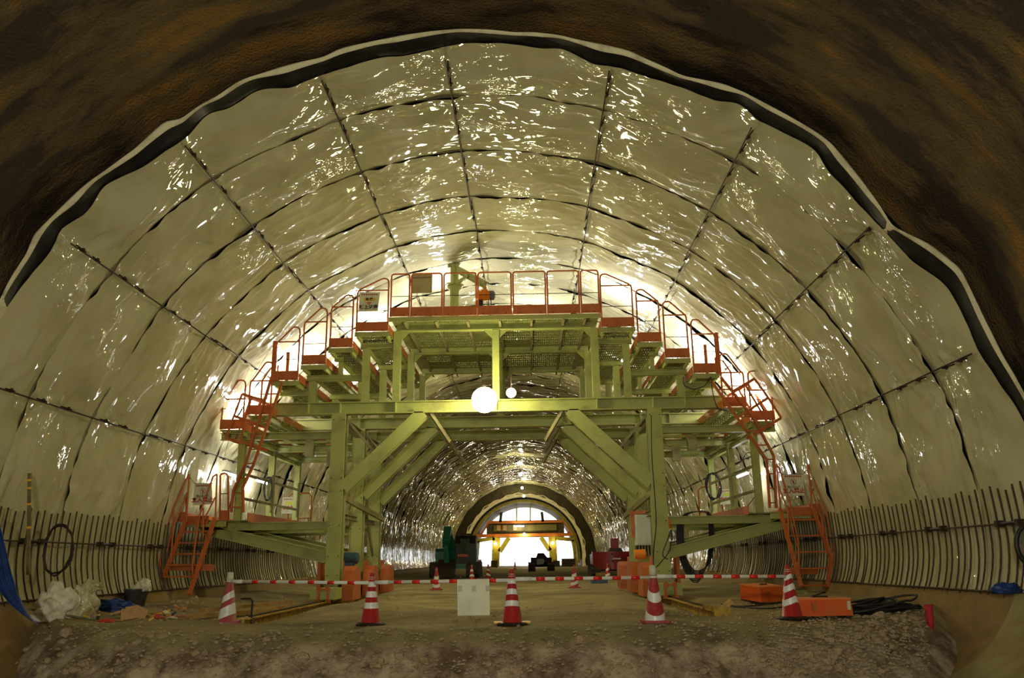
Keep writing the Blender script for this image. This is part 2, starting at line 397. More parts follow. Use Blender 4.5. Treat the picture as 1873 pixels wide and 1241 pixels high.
def sheet(k, y0, y1):
    far = y0 > 26; mid = y0 > 44
    ns, ny = (760, 46) if not far else ((420, 30) if not mid else (260, 22))
    s = np.linspace(-SEND, SEND, ns); u = np.linspace(0, 1, ny)
    Sg, U = np.meshgrid(s, u, indexing='ij'); Y = y0 + (y1 + .06 - y0) * U
    sd = 100 + k * 13
    # hung at the bars and at the seams, sagging in between
    gap = np.min(np.abs(Sg[..., None] - ROPE_S), -1); hang = 1 - np.exp(-(gap / .5) ** 2)
    side = np.clip(np.abs(Sg) / S90, 0, 1)
    ws = Sg + .35 * noise2(Sg * .7, Y * .7, sd + 5); wy = Y + .22 * noise2(Sg * .9, Y * .8, sd + 6)
    w = np.sin(math.pi * np.clip(U, 0, 1)) ** .7
    d = .09 * hang * w * (1 + .6 * noise2(Sg * .4, Y * .4, sd))
    d += .062 * noise2(ws * .75, wy * 1.2, sd + 1) * w
    # folds running round the ring, and slanting drapes hung from the bolts
    d += .030 * np.clip(ridge(ws * .55, wy * 2.1, sd + 2) - .35, 0, 1) * (.35 + .65 * hang)
    d += .022 * np.clip(ridge(ws * 1.1 + wy * .5, wy * 1.7 - ws * .4, sd + 3) - .5, 0, 1)
    d += .016 * np.clip(ridge(ws * 1.3 - wy * .8, wy * 2.3 + ws * .7, sd + 4) - .45, 0, 1)
    for rs in ROPE_S:                                                  # creases raying out from the bolts
        for uy in (.12, .47):
            ds_ = Sg - rs; dy_ = Y - (y0 + uy * (y1 - y0)); rr_ = np.hypot(ds_, dy_); an = np.arctan2(dy_, ds_)
            near_ = rr_ < 1.5
            d += np.where(near_, .020 * np.clip(np.cos(5 * an + rs * 3 + k * 1.9 + 1.2 * noise2(ds_ * 1.5 + k, dy_ * 1.5, sd + 20)), -.2, 1) * np.exp(-(rr_ / .7) ** 2) * np.clip(rr_ / .25, 0, 1), 0)
    if far: d += .05 * np.clip(ridge(ws * .5, wy * 2.6, sd + 8) - .2, 0, 1) + .02 * noise2(ws * 1.2, wy * 5., sd + 9)
    # the near edge of each ring stands proud of the one before it, unevenly
    lip = np.clip(.04 + .8 * noise2(s * .8, np.full_like(s, k * 7.3), sd + 10) + .7 * noise2(s * 2.9, np.full_like(s, k * 3.1), sd + 11), 0, 1.1)[:, None]
    d += (.004 + .07 * lip) * np.exp(-(U / .07) ** 2)
    d += .02 * np.exp(-((U - .13) / .035) ** 2) * (.4 + .8 * np.abs(lip)) + .016 / (1 + np.exp((U - .1) / .008))      # welded overlap strip
    d -= .010 * np.exp(-((1 - U) / .05) ** 2)
    d *= 1 - .75 * np.clip((np.abs(Sg) - (S90 - 1.1)) / .6, 0, 1)          # pinned flat behind the starter bars
    Yv = Y + .11 * noise2(Sg * .45, np.full_like(Sg, k * 5.7), 77) * np.exp(-(U / .2) ** 2) + (.11 * noise2(Sg * .45, np.full_like(Sg, (k + 1) * 5.7), 77)) * np.exp(-((1 - U) / .2) ** 2)
    x, z = prof(Sg, 0); nx, nz = prof(Sg, 1)
    if k == 0:
        f = np.exp(-((Y - y0) / .45) ** 2); d = d * (1 - .7 * f) + f * (R0 - r_in(Sg / R0)) * (np.abs(Sg) < S90)
    X = x + (nx - x) * d; Z = z + (nz - z) * d
    grid_obj('membrane_sheet', np.stack([X, Yv, Z], -1).reshape(-1, 3), ns, ny, M_MEM, wall, uv=np.stack([Sg, Y], -1).reshape(-1, 2))
for k in range(len(EDGES) - 1): sheet(k, EDGES[k], EDGES[k + 1])
# black cylinder added behind the sheets to give shaded seam gaps, and the folded front hem: felt outside, black sheet inside
s = np.linspace(-SEND - .2, SEND + .2, 180); yb = np.linspace(11.3, 88.6, 40); Sg, Yg = np.meshgrid(s, yb, indexing='ij')
x, z = prof(Sg, 0); nx, nz = prof(Sg, 1); X = x - (nx - x) * .14; Z = z - (nz - z) * .14
o = grid_obj('gap_shade_backing', np.stack([X, Yg, Z], -1).reshape(-1, 3), len(s), len(yb), M_BLACKSHEET, wall, uv=np.stack([Sg, Yg], -1).reshape(-1, 2))
tag(o, 'added black backing that darkens the seam gaps')
th = np.linspace(-1.62, 1.62, 420)
def rib_strip(name, fs, m, lab):
    nv = len(fs); V = np.zeros((len(th), nv, 3))
    for j, (rf, yf) in enumerate(fs):
        r = rf(th); V[:, j, 0] = CX + r * np.sin(th); V[:, j, 2] = CZ + r * np.cos(th); V[:, j, 1] = yf(th)
    o = grid_obj(name, V.reshape(-1, 3), len(th), nv, m, wall); tag(o, lab); return o
frac = lambda t: .46 + .12 * noise2(t * 4, t * 0, 31)
r_mid = lambda t: r_out(t) * (1 - frac(t)) + r_in(t) * frac(t)
rib_strip('felt_hem', [(lambda t: r_out(t) + .03, lambda t: 11.2 + 0 * t), (r_out, lambda t: 10.93 + .03 * noise2(t * 9, t * 0, 32)),
                       (lambda t: r_out(t) * .5 + r_mid(t) * .5, lambda t: 10.9 + .03 * noise2(t * 9, t * 0, 33)), (r_mid, lambda t: 10.96 + .02 * noise2(t * 9, t * 0, 34))], M_FELT, 'pale felt hem')
rib_strip('black_hem', [(r_mid, lambda t: 10.97 + .02 * noise2(t * 9, t * 0, 34)), (lambda t: r_mid(t) * .5 + r_in(t) * .5, lambda t: 11.1 + .03 * noise2(t * 7, t * 0, 35)),
                        (r_in, lambda t: 11.16 + 0 * t), (lambda t: r_in(t) + .04, lambda t: 11.3 + 0 * t)], M_BLACKSHEET, 'black folded hem')

# --- concrete invert (two pours meet at a joint) and the muck fill on top of it
M_CONC = mat('invert_concrete', S(150, 136, 92), .75, second=S(122, 104, 62), nscale=1.2, lo=.42, hi=.66, bump=.12, bscale=14)
M_CONCD = mat('stained_invert_concrete', S(138, 110, 62), .75, second=S(112, 92, 54), nscale=1.6, lo=.42, hi=.66, bump=.15, bscale=12)
inv = thing('floor_invert', None, None, (0, 0, 0), kind='structure'); tag(inv, 'curved concrete invert under the muck')
def invert_profile(ins, phi0=.40):
    pts = []
    xo, zo = R0 - RC + (RC + .25) * math.cos(phi0), CZ - (RC + .25) * math.sin(phi0)
    side = [(xo, zo)]
    for ph in np.linspace(phi0, math.pi / 2, 16): side.append((R0 - RC + (RC - ins) * math.cos(ph), CZ - (RC - ins) * math.sin(ph)))
    zb = side[-1][1]; xb = side[-1][0]
    cen = [(xb * t, zb - .1 * (1 - t * t)) for t in np.linspace(.9, -.9, 19)]
    pr = side + cen + [(-a, b) for a, b in side[::-1]]
    return [(CX + a, b) for a, b in pr]
def invert_seg(ya, yb, ins, m, n):
    P = np.array(invert_profile(ins)); Y = np.linspace(ya, yb, n); V = np.zeros((len(P), n, 3))
    V[:, :, 0] = P[:, :1]; V[:, :, 2] = P[:, 1:]; V[:, :, 1] = Y
    o = grid_obj('invert_pour', V.reshape(-1, 3), len(P), n, m, inv)
invert_seg(-14, 11.55, .16, M_CONC, 30); invert_seg(11.55, 89, .12, M_CONCD, 60)
def inv_z(x):
    a = np.abs(np.asarray(x, float) - CX); q = np.clip((a - (R0 - RC)) / (RC - .13), 0, .995)
    return np.where(a > R0 - RC, CZ - (RC - .13) * np.sqrt(1 - q * q), CZ - (RC - .13) - .1 * (1 - (a / (R0 - RC)) ** 2))
def lip_y(x):
    """where the fill breaks off towards the viewer"""
    x = np.asarray(x, float); a = np.maximum(np.abs(x) - 3.7, 0)
    return 11.3 + .12 * noise2(x * .8, x * 0, 41) + .10 * noise2(x * 2.4, x * 0, 42) + np.where(x > 0, .22, .2) * a ** 2
def ground_z(x, y):
    x = np.asarray(x, float); y = np.asarray(y, float)
    z = .04 + .035 * noise2(x * .45, y * .35, 51) + .012 * noise2(x * 1.9, y * 1.6, 52)
    z = z + .10 * np.exp(-((x + 2.6) / .8) ** 2 - ((y - 17.2) / 1.6) ** 2) + .07 * np.exp(-((x - 2.6) / .8) ** 2 - ((y - 18) / 2.2) ** 2)
    z = z - .05 * np.exp(-(x / 1.6) ** 2) * np.clip((y - 14) / 3, 0, 1)
    z = z + .12 * np.clip((np.abs(x) - 5.2) / 1.5, 0, 1) ** 2
    z = z - .12 * np.exp(-((np.abs(x + .09) - 3.82) / .32) ** 2) * np.clip((y - 12.9) / .8, 0, 1) * np.clip((28 - y) / 2, 0, 1)      # rail trenches
    e = lip_y(x) - y
    rough = .09 * fbm(x * 1.3, y * 1.3, 53, 3) + .05 * ridge(x * 2.6, y * 2.6, 54) + .035 * np.abs(noise2(x * 6.3, y * 6.3, 55))
    k = np.clip(e / .9, 0, 1)
    z = z - np.where(e > 0, (.72 - .12 * np.clip((x - 3.8) / 1.5, 0, 1)) * e + .12 * e * e, 0) + rough * np.clip(e / .35, 0, 1) + .012 * np.clip(1 - np.abs(e) / .6, 0, 1) * fbm(x * 6, y * 6, 56, 2)
    return z
def gz(x, y): return float(ground_z(np.array([x]), np.array([y]))[0])
def m_soil():
    m = bpy.data.materials.new('muck_soil'); m.use_nodes = True; nt = m.node_tree; N = nt.nodes; L = nt.links; p = N['Principled BSDF']
    tc = N.new('ShaderNodeTexCoord'); n = N.new('ShaderNodeTexNoise'); n.inputs['Scale'].default_value = .55; n.inputs['Detail'].default_value = 8; n.inputs['Roughness'].default_value = .65
    L.new(tc.outputs['Object'], n.inputs['Vector'])
    r = N.new('ShaderNodeValToRGB'); e = r.color_ramp.elements; e[0].position = .33; e[0].color = S(108, 92, 66); e[1].position = .68; e[1].color = S(176, 162, 124)
    q = e.new(.48); q.color = S(142, 126, 86); q = e.new(.58); q.color = S(158, 142, 98)
    L.new(n.outputs['Fac'], r.inputs[0])
    # freshly broken muck on the cut face is browner (it is a different layer of ground, told by its height)
    sx = N.new('ShaderNodeSeparateXYZ'); L.new(tc.outputs['Object'], sx.inputs[0])
    mr = N.new('ShaderNodeMapRange'); mr.inputs[1].default_value = -.05; mr.inputs[2].default_value = -.2; L.new(sx.outputs['Z'], mr.inputs[0])
    n2 = N.new('ShaderNodeTexNoise'); n2.inputs['Scale'].default_value = 2.2; n2.inputs['Detail'].default_value = 8; n2.inputs['Roughness'].default_value = .7; L.new(tc.outputs['Object'], n2.inputs['Vector'])
    r2 = N.new('ShaderNodeValToRGB'); e2 = r2.color_ramp.elements; e2[0].position = .4; e2[0].color = S(112, 88, 68); e2[1].position = .6; e2[1].color = S(198, 178, 148)
    L.new(n2.outputs['Fac'], r2.inputs[0])
    mx = N.new('ShaderNodeMixRGB'); L.new(mr.outputs[0], mx.inputs[0]); L.new(r.outputs[0], mx.inputs[1]); L.new(r2.outputs[0], mx.inputs[2]); L.new(mx.outputs[0], p.inputs['Base Color'])
    p.inputs['Roughness'].default_value = .9
    g = N.new('ShaderNodeTexNoise'); g.inputs['Scale'].default_value = 9; g.inputs['Detail'].default_value = 8; g.inputs['Roughness'].default_value = .7; L.new(tc.outputs['Object'], g.inputs['Vector'])
    b = N.new('ShaderNodeBump'); b.inputs['Strength'].default_value = .8; b.inputs['Distance'].default_value = .06; L.new(g.outputs['Fac'], b.inputs['Height']); L.new(b.outputs[0], p.inputs['Normal'])
    return m
M_SOIL = m_soil()
gx = np.linspace(-7.3, 7.3, 290); gy = np.concatenate([np.linspace(8.6, 20, 250), np.linspace(20.2, 110, 120)])
GX, GY = np.meshgrid(gx, gy, indexing='ij'); GZ = ground_z(GX, GY)
floor = grid_obj('floor', np.stack([GX, GY, GZ], -1).reshape(-1, 3), len(gx), len(gy), M_SOIL); tag(floor, 'brown muck fill with a broken edge towards the invert', kind='structure')

# --- finished concrete lining with its stop-end, far down the tunnel
lin = thing('wall_lining', None, None, (0, 0, 0), kind='structure'); tag(lin, 'finished concrete lining ring with dark radial timber stop-end')
M_LIN = mat('lining_concrete', S(150, 146, 128), .7, second=S(124, 118, 100), nscale=1)
YL = 88.0
th2 = np.linspace(-1.9, 1.9, 80); yl = np.array([YL + .35, YL + 4, YL + 10, YL + 24.])
T, Yg = np.meshgrid(th2, yl, indexing='ij'); RI_ = 6.35
grid_obj('lining_shell', np.stack([CX + RI_ * np.sin(T), Yg, CZ + RI_ * np.cos(T)], -1).reshape(-1, 3), len(th2), 4, M_LIN, lin)
T, Rg = np.meshgrid(th2, np.array([6.35, 7.8]), indexing='ij')
grid_obj('stop_end_back', np.stack([CX + Rg * np.sin(T), YL + .34 + 0 * T, CZ + Rg * np.cos(T)], -1).reshape(-1, 3), len(th2), 2, M_SLAT, lin)
mb = MB()
for k in range(150):
    t = -1.75 + 3.5 * (k + .5) / 150; a = np.array((math.sin(t), 0, math.cos(t))); c = np.array((CX, YL + .22, CZ))
    mb.bar(c + a * 6.42, c + a * 7.62, .12, .08 + .05 * (k % 2), up=(0, 1, 0))
o = build('stop_end_slat', mb, M_SLAT, lin); o['kind'] = 'stuff'; tag(o, 'dark radial timber slats')
mb = MB(); A = []; B = []
for k in range(121):
    t = -1.75 + 3.5 * k / 120; w = .05 * math.sin(k * .9) + .06 * math.sin(k * .37)
    A.append((CX + (6.44 + w) * math.sin(t), YL, CZ + (6.44 + w) * math.cos(t))); B.append((CX + 6.12 * math.sin(t), YL + 1.2, CZ + 6.12 * math.cos(t)))
mb.quadstrip(A, B); build('lining_hem', mb, M_FELT, lin, smooth=True)
# ground outside the portal
mb = MB(); mb.lohi((-60, 109.5, -.6), (60, 260, -.02)); o = build('ground_outside', mb, mat('outside_ground', S(190, 184, 170), .9, second=S(160, 150, 130), nscale=.2)); tag(o, 'pale ground outside the tunnel portal', kind='structure')
o2 = MB(); o2.lohi((-60, 111.8, -1), (-6.4, 112.3, 30)); o2.lohi((6.4, 111.8, -1), (60, 112.3, 30)); o2.lohi((-6.4, 111.8, 7.6), (6.4, 112.3, 30))
tag(build('wall_portal', o2, M_LIN), 'portal wall around the far tunnel mouth', kind='structure')
mb = MB(); n = 40  # outer shell added to stop sky light leaking through gaps in the vault
for yv in (-14.6, 112.0):
    for k in range(n): mb.v.append((9.6 * math.sin(2 * math.pi * k / n), yv, CZ + 9.6 * math.cos(2 * math.pi * k / n)))
for k in range(n): mb.f.append((k, (k + 1) % n, n + (k + 1) % n, n + k))
mb.f.append(tuple(range(n)))
tag(build('wall_light_seal', mb, M_SHOT), 'added unseen shell that keeps daylight out of the tunnel', kind='structure')
mb = MB(); mb.lohi((-60, 111.8, -12), (60, 112.3, -.35)); tag(build('ground_light_seal', mb, M_LIN), 'added slab that blocks daylight below the far tunnel mouth', kind='structure')  # slab added to block sky light coming up beneath the outside ground

# --- hanger bars with bolts along the vault
hb_lab = 'thin dark hanger bar with bolt plates pinning the sheets along the vault'
for ia, deg in enumerate(ROPE_DEG):
    t = math.radians(deg); er = np.array((math.sin(t), 0, math.cos(t))); et = np.array((math.cos(t), 0, -math.sin(t)))
    c = np.array((CX, 0, CZ)); rr = R0 - .15
    y0 = 11.42 + .1 * RND.random()
    g = thing('hanger_bar', hb_lab, 'bar', tuple(c + er * rr + np.array((0, y0, 0))), group='hanger bars along the vault')
    mb = MB(); y = y0; seg = 0
    while y < 34:
        L = 5.2 + RND.random() * .6; off = et * (.022 if seg % 2 else -.022)
        wob = [c + er * (rr + .03 * math.sin(3.1 * q + ia)) + off + np.array((0, y - .25 + (L + .5) * q / 6., 0)) for q in range(7)]
        mb.tube(wob, .0125, 6); y += L; seg += 1
    build('bar', mb, M_DARK, g)
    y = y0
    bolt_ys = [y0 + .02, y0 + .45]
    for e in EDGES[1:11]: bolt_ys += [e + .18 + .1 * RND.random(), e + .85 + .15 * RND.random()]
    first = None
    for yb_ in bolt_ys:
        mb = MB(); p = c + er * rr + np.array((0, yb_, 0))
        mb.tube([p - er * .06, p + er * .14], .013, 6); mb.tube([p - er * .012, p + er * .012], .036, 8)
        build('bolt_plate', mb, M_DARK, g)

# --- starter bars along both wall feet, with long tie bars
def wallpt(s, inset, y): x, z = prof(s, inset); return np.array((float(x), y, float(z)))
S_TOP, S_BOT = S90 - .66, S90 + RC * .43
for sg in (-1, 1):
    mb = MB(); mb.tube([wallpt(sg * q, .12, 0.) for q in np.linspace(S_BOT, S_TOP, 9)], .0135, 6)
    b0 = tuple(mb.v[0]); first = None; y = 10.9
    while y < 31.6:
        yy_ = y + RND.uniform(-.025, .025)
        if first is None:
            first = build('starter_bar', mb, M_REBAR, None, True, False); o = first
            tag(o, 'curved rusty steel starter bar standing against the sheeting at the wall foot', 'rebar', 'starter bars along the wall feet')
        else:
            o = dup(first)
        o.location = (0, yy_, RND.uniform(-.05, .05)); o.rotation_euler = (0, 0, 0)
        y += .195
    for sv, yend, lab in ((S90 - .16, 32.5, 'long rusty tie bar wired across the starter bars with dark couplers'), (S_BOT - .07, 32, 'long rusty tie bar at the feet of the starter bars')):
        p0 = wallpt(sg * sv, .15, 10.3); g = thing('tie_bar', lab, 'rebar', tuple(p0), group='tie bars along the wall feet')
        mb = MB(); mb.tube([wallpt(sg * sv, .15 + .006 * math.sin(q * 1.7), 10.3 + (yend - 10.3) * q / 24.) - np.array((0, 0, .1 * q / 24.)) for q in range(25)], .015, 6)
        build('bar', mb, M_REBAR, g)
        if sv < S90:
            for q in range(9):
                yq = 11.4 + 2.1 * q + RND.uniform(-.2, .2); p = wallpt(sg * sv, .15, yq) - np.array((0, 0, .1 * (yq - 10.3) / (yend - 10.3)))
                mb = MB(); mb.tube([p, p + np.array((0, .5, -.002))], .03, 6)
                for e in (0, .5): mb.lohi(p + np.array((-.05, e - .04, -.045)), p + np.array((.05, e + .04, .045)))
                build('coupler', mb, M_DARK, g)
# ================================================================== the work gantry
GX0 = -0.09
FR = [19.8, 22.2, 24.7]
YF, YB = 19.15, 25.4
gan = thing('work_gantry', 'pale green steel work gantry with stepped decks and orange guard rails spanning the tunnel', 'gantry', (GX0, 22.2, 0.05))
def gp(x, y, z): return np.array((GX0 + x, y, z))
def gb(name, mb, m=M_GREEN, lab=None, smooth=False):
    o = build(name, mb, m, gan, smooth)
    if lab: o['label'] = lab
    return o
LEV = [(2.56, 3.40, 6.32), (3.42, 4.03, 5.93), (4.05, 4.68, 5.52), (4.70, 5.33, 5.14)]    # side decks: inner x, outer x, deck z
Z1 = 6.68
def bolts(pts):
    mb = MB()
    for p in pts: mb.lohi(np.array(p) - (.011, .008, .011), np.array(p) + (.011, .008, .011))
    return mb
for fi, fy in enumerate(FR):
    for s in (-1, 1):
        leg = gb('portal_leg', MB().ibeam(gp(s * 3.82, fy, .46), gp(s * 3.82, fy, 4.4), .34, .34, up=(0, 1, 0)))
        b = bolts([gp(s * 3.82 + dx, fy - .175, z) for z in (.62, 1.05, 1.75, 2.55, 2.85, 4.25) for dx in (-.12, .12)]); build('bolt', b, M_DARK, leg)
        mb = MB(); mb.lohi(gp(s * 3.82 - .24, fy - .24, .42), gp(s * 3.82 + .24, fy + .24, .47)); gb('foot_plate', mb, M_GREEND)
        kb = gb('knee_brace', MB().ibeam(gp(s * 3.66, fy, 2.62), gp(s * 1.78, fy, 4.42), .30, .26, up=(0, 1, 0)))
        gb('upper_post', MB().ibeam(gp(s * 2.46, fy, 4.7), gp(s * 2.46, fy, 6.48), .18, .18, up=(0, 1, 0)))
        gb('upper_post', MB().ibeam(gp(s * 3.23, fy, 4.7), gp(s * 3.23, fy, 6.05), .17, .17, up=(0, 1, 0)))
        gb('upper_post', MB().ibeam(gp(s * 4.53, fy, 4.7), gp(s * 4.53, fy, 5.24), .17, .17, up=(0, 1, 0)))
        gb('upper_post', MB().ibeam(gp(s * 3.86, fy, 5.38), gp(s * 3.86, fy, 5.72), .1, .1, up=(0, 1, 0)))
        gb('deck_bracket', MB().ibeam(gp(s * 2.5, fy, 6.13), gp(s * 3.38, fy, 6.13), .13, .13))
        gb('deck_bracket', MB().ibeam(gp(s * 3.26, fy, 5.32), gp(s * 4.7, fy, 5.32), .14, .14))
        gb('deck_bracket', MB().ibeam(gp(s * 3.8, fy, 5.8), gp(s * 4.03, fy, 5.8), .1, .1))
        gb('deck_bracket', MB().ibeam(gp(s * 4.6, fy, 4.97), gp(s * 5.34, fy, 4.97), .14, .14))
        gb('gusset', MB().prism([(GX0 + s * 2.37, 6.48), (GX0 + s * 2.15, 6.48), (GX0 + s * 2.37, 6.26)], 'y', fy - .01, fy + .01))
        gb('gusset', MB().prism([(GX0 + s * .08, 6.48), (GX0 + s * .3, 6.48), (GX0 + s * .08, 6.26)], 'y', fy - .01, fy + .01))
        # side beams: shoulder level and bottom platform
        gb('shoulder_beam', MB().ibeam(gp(s * 3.98, fy, 3.9), gp(s * 6.72, fy, 3.9), .16, .17))
        if fi > 0:
            mb = MB(); mb.lohi(gp(s * 5.15 - .12, fy - .2, 3.68), gp(s * 5.15 + .12, fy - .05, 4.1)); gb('slide_clamp', mb, M_GREEND)
            gb('slide_beam', MB().bar(gp(s * 4.4, fy - .14, 4.06), gp(s * 6.3, fy - .14, 4.06), .06, .06), M_GREEN)
        gb('arm_beam', MB().ibeam(gp(s * 3.99, fy, 1.76), gp(s * 7.15, fy, 1.76), .18, .18))
        gb('arm_strut', MB().ibeam(gp(s * 4.0, fy, 1.02), gp(s * 6.95, fy, 1.72), .2, .26))
        gb('side_post', MB().ibeam(gp(s * 6.18, fy, 1.86), gp(s * 6.18, fy, 3.82), .16, .16, up=(0, 1, 0)))
        gb('tie_brace', MB().bar(gp(s * 3.66, fy, 4.28), gp(s * 2.98, fy, 3.5), .05, .11, up=(0, 1, 0)), M_GREEND)
        gb('tie_brace', MB().bar(gp(s * 1.62, fy, 4.42), gp(s * 1.2, fy + .6, 3.78), .05, .1), M_GREEND)
    gb('center_post', MB().ibeam(gp(0, fy, 4.7), gp(0, fy, 6.48), .17, .17, up=(0, 1, 0)))
    mbm = gb('main_beam', MB().ibeam(gp(-5.56, fy, 4.55), gp(5.56, fy, 4.55), .26, .30))
    stf = MB()
    for x in (-4.6, -3.82, -2.46, 0, 2.46, 3.82, 4.6): stf.lohi(gp(x - .012, fy - .12, 4.42), gp(x + .012, fy + .12, 4.68))
    build('stiffener', stf, M_GREEN, mbm)
    gb('deck_beam', MB().ibeam(gp(-2.48, fy, 6.585), gp(2.48, fy, 6.585), .16, .20))
# members along the gantry
for s in (-1, 1):
    for x, z, w, h in ((3.82, 4.25, .18, .2), (3.82, 2.0, .1, .12), (6.18, 3.76, .1, .12), (6.9, 1.83, .08, .1), (5.0, 4.78, .12, .12)):
        gb('side_girder', MB().ibeam(gp(s * x, FR[0], z), gp(s * x, FR[2], z), w, h), M_GREEND if x == 3.82 else M_GREEN)
    gb('cross_brace', MB().bar(gp(s * 3.82, FR[0], .95), gp(s * 3.82, FR[1], 3.3), .06, .09), M_GREEND)
    gb('cross_brace', MB().bar(gp(s * 3.82, FR[1], 3.3), gp(s * 3.82, FR[2], .95), .06, .09), M_GREEND)
    gb('cross_brace', MB().bar(gp(s * 3.7, FR[0] + .15, 2.42), gp(s * 3.55, FR[2], 2.1), .07, .13), M_GREEND)
    for z in (2.42, 3.0):
        gb('pipe_rail', MB().bar(gp(s * 6.12, FR[0], z), gp(s * 6.12, FR[2], z), .045, .06), M_GREEND)
    for fy in FR[1:]:
        gb('pipe_rail', MB().tube([gp(s * 6.12, fy - .12, 2.2), gp(s * 6.12, fy - .12, 3.2)], .025, 8), M_PIPE)
# decking: perforated plank panels on purlins
def deck_mesh(w, dpt, solid=False):
    mb = MB(); n = 3; pl = dpt / n
    if solid:
        for k in range(n): mb.lohi((-w / 2, k * pl + .008, -.03), (w / 2, (k + 1) * pl - .008, 0))
        return mb
    for k in range(n):
        y0, y1 = k * pl + .008, (k + 1) * pl - .008; a = (y1 - y0) * .22
        mb.lohi((-w / 2, y0, -.03), (w / 2, y0 + a, 0)); mb.lohi((-w / 2, y1 - a, -.03), (w / 2, y1, 0))
        m = max(4, int(w / .055))
        for q in range(m + 1):
            x = -w / 2 + w * q / m; mb.lohi((x - .013, y0 + a, -.028), (x + .013, y1 - a, -.002))
    return mb
DM = {}
def deck_panel(x0, x1, y0, dpt, z, solid=False):
    w = abs(x1 - x0); key = (round(w, 3), round(dpt, 3), solid)
    if key not in DM:
        o = build('deck_panel', deck_mesh(w - .012, dpt, solid), M_DECK, gan, False, False); DM[key] = o
    else:
        o = DM[key].copy(); COL.objects.link(o)
    o.location = Vector(((x0 + x1) / 2, y0, z)) - Vector((0, BASE[gan.name][1], BASE[gan.name][2]))
    return o
rows = 8; dp = (YB - YF) / rows
xs = [-2.56, -2.2, -1.43, -.66, .12, .9, 1.68, 2.2, 2.56]
SOLID = {(1, 1), (3, 1), (1, 4), (3, 2), (2, 5), (3, 5), (1, 6), (3, 0), (0, 2), (4, 3)}
for i in range(len(xs) - 1):
    for r in range(rows): deck_panel(xs[i], xs[i + 1], YF + r * dp, dp, Z1, (i, r) in SOLID or i in (0, 7))
for x in xs[1:-1]: gb('purlin', MB().ibeam(gp(x, YF + .02, Z1 - .085), gp(x, YB, Z1 - .085), .06, .1), M_GREEND)
for x0, x1, z in LEV:
    for s in (-1, 1):
        for r in range(rows): deck_panel(s * x0, s * x1, YF + r * dp, dp, z, r == 0 and x0 > 4)
        for x in (x0 + .06, x1 - .06): gb('purlin', MB().ibeam(gp(s * x, YF + .02, z - .09), gp(s * x, YB, z - .09), .05, .1), M_GREEN)
        # orange kick board along the inner edge of each lower deck
        gb('kick_board', MB().lohi(gp(s * (x0 + .005), YF, z - .02), gp(s * (x0 + .02), YB, z + .17)), M_ORANGE)
gb('fascia', MB().lohi(gp(-2.58, YF - .02, Z1 - .12), gp(2.58, YF, Z1 - .005)), M_GREEN)
for x0, x1, z in LEV:
    for s in (-1, 1): gb('fascia', MB().lohi(gp(s * x0, YF - .02, z - .12), gp(s * x1, YF, z - .005)), M_GREEN)
# the two shoulder decks and the bottom decks on either side
SH = [(5.38, 5.98, 4.36), (6.02, 6.62, 4.02)]
for s in (-1, 1):
    for x0, x1, z in SH:
        for r in range(rows): deck_panel(s * x0, s * x1, YF + .25 + r * dp, dp, z)
        gb('kick_board', MB().lohi(gp(s * (x0 + .005), YF + .25, z - .02), gp(s * (x0 + .02), YB, z + .17)), M_ORANGE)
        for x in (x0 + .06, x1 - .06): gb('purlin', MB().ibeam(gp(s * x, YF + .3, z - .09), gp(s * x, YB, z - .09), .05, .1), M_GREEN)
    for r in range(rows): deck_panel(s * 5.85, s * 6.62, YF + .35 + r * dp * .95, dp * .95, 1.9)
    gb('kick_board', MB().lohi(gp(s * 5.83, YF + .35, 1.86), gp(s * 5.85, YB, 2.06)), M_ORANGE)
    gb('kick_board', MB().lohi(gp(s * 7.2, YF + .1, 1.86), gp(s * 7.22, YB, 2.06)), M_ORANGE)
    for r in range(rows): deck_panel(s * 6.64, s * 7.2, YF + .1 + r * dp * .97, dp * .97, 1.9, True)
    gb('kick_board', MB().lohi(gp(s * 6.66, YF + .08, 1.8), gp(s * 7.22, YF + .1, 1.99)), M_ORANGE)
    gb('arm_beam', MB().bar(gp(s * 6.3, YF + .2, 1.8), gp(s * 7.2, YF + .2, 1.8), .1, .12), M_GREEN)

